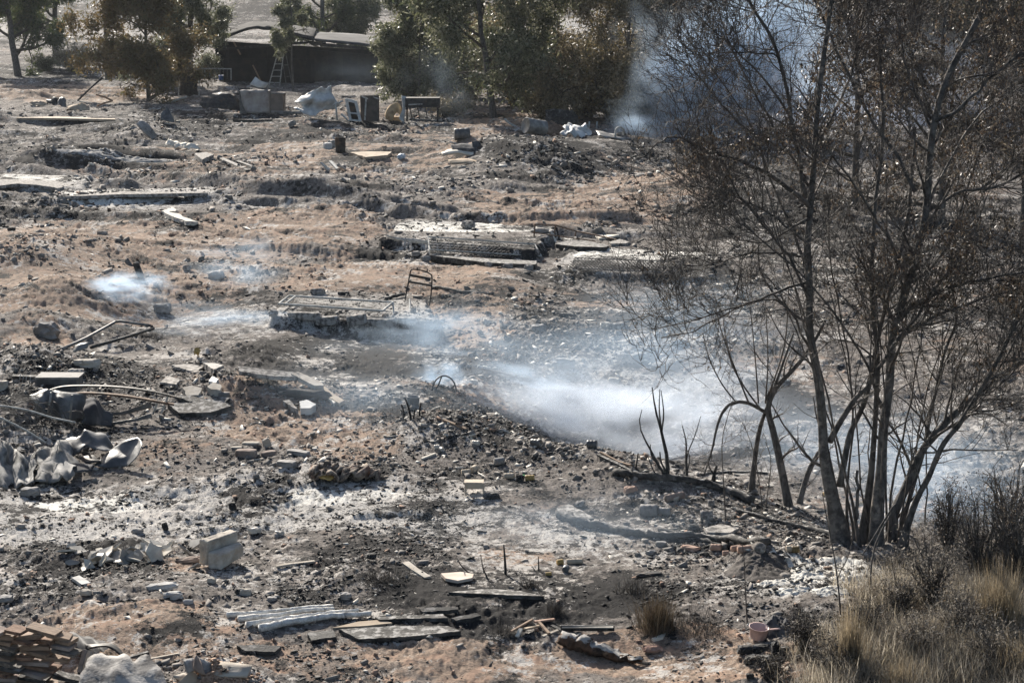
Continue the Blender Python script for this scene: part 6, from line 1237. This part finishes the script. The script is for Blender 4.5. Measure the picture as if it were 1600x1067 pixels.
stack()
tag(sheet("corrugated_sheet",[[(68+i*12,976+i*3.2+(i%2)*3,.25-.05*(i%2)) for i in range(9)],[(80+i*12,992+i*3.4+(i%2)*3,.1-.05*(i%2)) for i in range(9)],[(92+i*12,1010+i*3.4+(i%2)*3,-.05*(i%2)) for i in range(9)]],GP(150,1024)[1],mat("black_corrugated",(.012,.012,.014),(.04,.04,.042),4,.6,.2,metal=.2),.01,4,.01),"black corrugated roofing sheet leaning over the plank stack","roofing sheet")
tag(sheet("torn_roofing",[[(134,1008,.15),(160,1006,.15),(176,1008,.15),(190,1018,.15),(200,1028,.2)],[(140,1013,.05),(162,1010,0),(174,1016,.02),(188,1026,0),(198,1034,.05)]],GP(170,1036)[1],DARKM,.01,4,.02),"torn black roofing edge right of the corrugated sheet","roofing sheet")
TLY = float(GP(140,1052)[1])
for i in range(5):
    a = VP(124+i*8,1050-i*3,TLY+i*.03); b = VP(133+i*8,1014+i*2,TLY+.06+i*.03)
    tag(MB().bar(a,b,.035,.016,jit=.003).mk("leaning_tile",CONC if i%2 else STONE),["first","second","third","fourth","fifth"][i]+" of the row of grey leaning tiles by the plank stack","tile","leaning tiles by the plank stack")
tag(sheet("heat_stained_sheet",[[(137,1034,.30),(157,1024,.34),(188,1024,.32),(204,1033,.26),(229,1022,.34)],[(130,1050,.12),(152,1048,.16),(184,1050,.10),(208,1056,.08),(250,1046,.16)],[(116,1086,-.1),(150,1084,-.1),(180,1086,-.08),(214,1088,-.1),(272,1084,-.05)]],GP(180,1078)[1]-.25,mat("heat_stained",(.13,.125,.12),(.36,.345,.325),7,.85,.9,bscale=40,c3=(.045,.042,.045),th=(.42,.55),detail=10),.008,4,.055,sharp=True,cs=7),"pale heat-stained metal sheet at the bottom edge","sheet metal")
for i,(q,m,lb) in enumerate([([[(286,1032,.05),(302,1028,.05)],[(292,1052,-.02),(304,1048,-.02)]],STONE,"grey upright card, left one of the fan by the gravel"),([[(306,1022,.0),(312,1034,.05)],[(302,1046,-.04),(320,1056,-.02)]],BRICK,"thin brown card in the middle of the fan by the gravel"),([[(308,1026,.1),(334,1038,.12)],[(304,1048,.05),(322,1052,.03)]],STONE,"wide grey card at the back of the fan by the gravel"),([[(300,1046,.0),(318,1066,.0)],[(272,1070,-.1),(296,1080,-.1)]],TANB,"tan board sticking out at the bottom edge"),([[(316,1048,.04),(330,1046,.06)],[(308,1060,-.02),(328,1062,0)]],GALV,"small bluish plate right of the tan board"),([[(345,1034,.12),(394,1040,.12)],[(334,1056,.0),(386,1058,.0)]],CONC,"broad grey-brown slab leaning at the bottom edge"),([[(286,1052,.04),(300,1056,.03)],[(270,1056,-.03),(290,1066,-.03)]],CONC,"small pale plate left of the tan board")]):
    tag(sheet("leaning_card",q,GP(310,1064)[1],m,.018,3,.008),lb,"board")
B("fallen_lath","thin lath lying above the fan of cards","lath",[(228,1032),(280,1022)],5,3,CONC)
B("fallen_lath","second dark lath left of the first one","lath",[(196,1030),(232,1022)],6,3,CHAR2)
RNG2 = np.random.default_rng(9)
def gravel():
    g0 = GP(345,1080); n=2600; X = g0[0]+RNG2.normal(size=n)*.17; Y = g0[1]+RNG2.normal(size=n)*.12; Z = height(X,Y); r = .006+.008*RNG2.random(n)
    v,f = ICO; P = v[None]*(1+(RNG2.random((n,8,1))-.5)*.5); P = P*r[:,None,None]*np.array([1,1,.8])+np.stack([X,Y,Z+r*.6],-1)[:,None,:]; Fc=(f[None]+np.arange(n)[:,None,None]*8).reshape(-1,3)
    tag(mk("gravel",P.reshape(-1,3),Fc,mat("brown_gravel",(.20,.13,.09),(.42,.29,.21),30,.9,0),recenter=False),kind="stuff")
gravel()

# ================================================================ smoke and haze
def smoke(px,py,Y,rx,ry,rz_,dens,nscale,seed,th=(.42,.62),col=(.62,.79,1.0),tilt=0,aniso=.35,pw=1.4,rot=0,abq=False):
    Y = Y*(KF if abq else 1); c = VP(px,py,Y); me = bpy.data.meshes.new("smoke"); 
    g = (1+5**.5)/2; v = np.array([(-1,g,0),(1,g,0),(-1,-g,0),(1,-g,0),(0,-1,g),(0,1,g),(0,-1,-g),(0,1,-g),(g,0,-1),(g,0,1),(-g,0,-1),(-g,0,1)],float); v = v/np.linalg.norm(v[0])*1.26
    f = [(0,11,5),(0,5,1),(0,1,7),(0,7,10),(0,10,11),(1,5,9),(5,11,4),(11,10,2),(10,7,6),(7,1,8),(3,9,4),(3,4,2),(3,2,6),(3,6,8),(3,8,9),(4,9,5),(2,4,11),(6,2,10),(8,6,7),(9,8,1)]
    me.from_pydata(v.tolist(),[],f); o = bpy.data.objects.new("smoke",me); sc.collection.objects.link(o); o.location=c; o.scale=(rx,ry,rz_); o.rotation_euler=(0,math.radians(tilt),math.radians(rot)); o["kind"]="stuff"
    m = bpy.data.materials.new("smoke"); m.use_nodes=True; t=m.node_tree; N=t.nodes; L=t.links; N.remove(N["Principled BSDF"])
    pv = N.new("ShaderNodeVolumePrincipled"); pv.inputs["Color"].default_value=(*col,1); pv.inputs["Anisotropy"].default_value=aniso; L.new(pv.outputs[0],N["Material Output"].inputs["Volume"])
    tc = N.new("ShaderNodeTexCoord"); ln = N.new("ShaderNodeVectorMath"); ln.operation='LENGTH'; L.new(tc.outputs["Object"],ln.inputs[0])
    mr = N.new("ShaderNodeMapRange"); mr.interpolation_type='SMOOTHSTEP'; mr.inputs[1].default_value=1; mr.inputs[2].default_value=.0; 
    nd = N.new("ShaderNodeTexNoise"); nd.inputs["Scale"].default_value=nscale*.8; nd.inputs["Detail"].default_value=3; mpd = N.new("ShaderNodeMapping"); mpd.inputs["Location"].default_value=(-seed*2.3,seed,seed*.7); L.new(tc.outputs["Object"],mpd.inputs[0]); L.new(mpd.outputs[0],nd.inputs[0])
    ma = N.new("ShaderNodeMath"); ma.operation='MULTIPLY_ADD'; L.new(nd.outputs[0],ma.inputs[0]); ma.inputs[1].default_value=1.5; ma.inputs[2].default_value=-.62; mb = N.new("ShaderNodeMath"); mb.operation='ADD'; L.new(ln.outputs["Value"],mb.inputs[0]); L.new(ma.outputs[0],mb.inputs[1]); L.new(mb.outputs[0],mr.inputs[0])
    p = N.new("ShaderNodeMath"); p.operation='POWER'; L.new(mr.outputs[0],p.inputs[0]); p.inputs[1].default_value=pw
    n = N.new("ShaderNodeTexNoise"); n.inputs["Scale"].default_value=nscale; n.inputs["Detail"].default_value=4; n.inputs["Distortion"].default_value=.8
    mp = N.new("ShaderNodeMapping"); mp.inputs["Location"].default_value=(seed*3.1,seed*1.7,seed); mp.inputs["Scale"].default_value=(1,1,1.3); L.new(tc.outputs["Object"],mp.inputs[0]); L.new(mp.outputs[0],n.inputs[0])
    r = N.new("ShaderNodeMapRange"); r.interpolation_type='SMOOTHSTEP'; r.inputs[1].default_value=th[0]; r.inputs[2].default_value=th[1]; L.new(n.outputs[0],r.inputs[0])
    a = N.new("ShaderNodeMath"); a.operation='MULTIPLY'; L.new(p.outputs[0],a.inputs[0]); L.new(r.outputs[0],a.inputs[1]); b = N.new("ShaderNodeMath"); b.operation='MULTIPLY'; L.new(a.outputs[0],b.inputs[0]); b.inputs[1].default_value=dens; L.new(b.outputs[0],pv.inputs["Density"])
    me.materials.append(m); return o
smoke(205,446,GP(205,460)[1],.85,.6,.36,4.6,1.9,1,(.40,.60))
smoke(180,455,GP(180,470)[1],1.1,.7,.34,2.6,1.8,21,(.40,.62))
smoke(370,420,GP(370,450)[1],1.4,1.0,.75,.8,1.7,2,(.38,.62))
smoke(330,500,GP(330,515)[1],1.7,1.2,.32,1.1,2.2,12,(.42,.64))
smoke(700,520,GP(690,560)[1],1.8,1.6,.7,.8,1.8,3,(.40,.62))
smoke(690,592,GP(690,600)[1],.5,.4,.36,5,1.6,4,(.38,.60))
smoke(940,640,GP(950,672)[1],2.1,1.4,.85,2.2,1.7,5,(.34,.60),tilt=14,col=(.78,.87,1))
smoke(1080,665,GP(1080,700)[1],2.0,1.7,.9,1.35,1.5,6,(.32,.58),col=(.78,.87,1))
smoke(830,600,GP(840,620)[1],1.3,1.0,.34,1.8,2.0,7,(.42,.64),tilt=12)
smoke(1290,710,GP(1280,760)[1]+.6,2.4,1.6,1.1,.45,1.3,8,(.25,.6))
smoke(1400,850,12.2,1.5,.9,.8,1.9,1.4,9,(.25,.6),abq=True)
smoke(1040,560,GP(1000,600)[1],3.2,2.4,1.1,.55,1.2,10,(.3,.6))
smoke(1160,110,45,4.6,4.0,4.4,1.0,1.3,11,(.25,.60),tilt=-20,abq=True)
smoke(1075,120,44,2.8,2.0,3.2,2.6,1.5,13,(.34,.60),abq=True)
smoke(1010,195,44,2.2,1.6,.9,1.3,1.6,17,(.36,.60),abq=True)
smoke(1400,160,47,7.5,4,4.0,.16,1.0,14,(.2,.6),col=(.7,.8,1),abq=True)
smoke(545,112,64,3.6,2.0,1.6,.03,1.3,15,(.3,.6),abq=True)
smoke(690,120,50.5,2.0,1.4,2.2,.10,1.5,16,(.35,.6),abq=True)
smoke(620,600,GP(640,640)[1],2.6,2.0,.6,.35,1.6,23,(.36,.6))
smoke(900,800,GP(900,850)[1],2.2,1.5,.5,.16,1.5,24,(.34,.6))
smoke(1480,760,12.6,1.8,1.2,1.2,.45,1.2,25,(.3,.6),abq=True)
def haze():
    x0,x1,y0,y1,z0,z1 = -760,760,-8,1230,-12,60
    V = [(x,y,z) for x in (x0,x1) for y in (y0,y1) for z in (z0,z1)]; o = mk("haze",V,[(0,1,3,2),(4,6,7,5),(0,4,5,1),(2,3,7,6),(0,2,6,4),(1,5,7,3)],None,mats=[bpy.data.materials.new("haze")],recenter=False)
    m = o.data.materials[0]; m.use_nodes=True; t=m.node_tree; t.nodes.remove(t.nodes["Principled BSDF"]); pv=t.nodes.new("ShaderNodeVolumePrincipled"); pv.inputs["Color"].default_value=(.82,.9,1,1); pv.inputs["Density"].default_value=.00015; pv.inputs["Anisotropy"].default_value=.3
    t.links.new(pv.outputs[0],t.nodes["Material Output"].inputs["Volume"]); tag(o,kind="stuff")
haze()
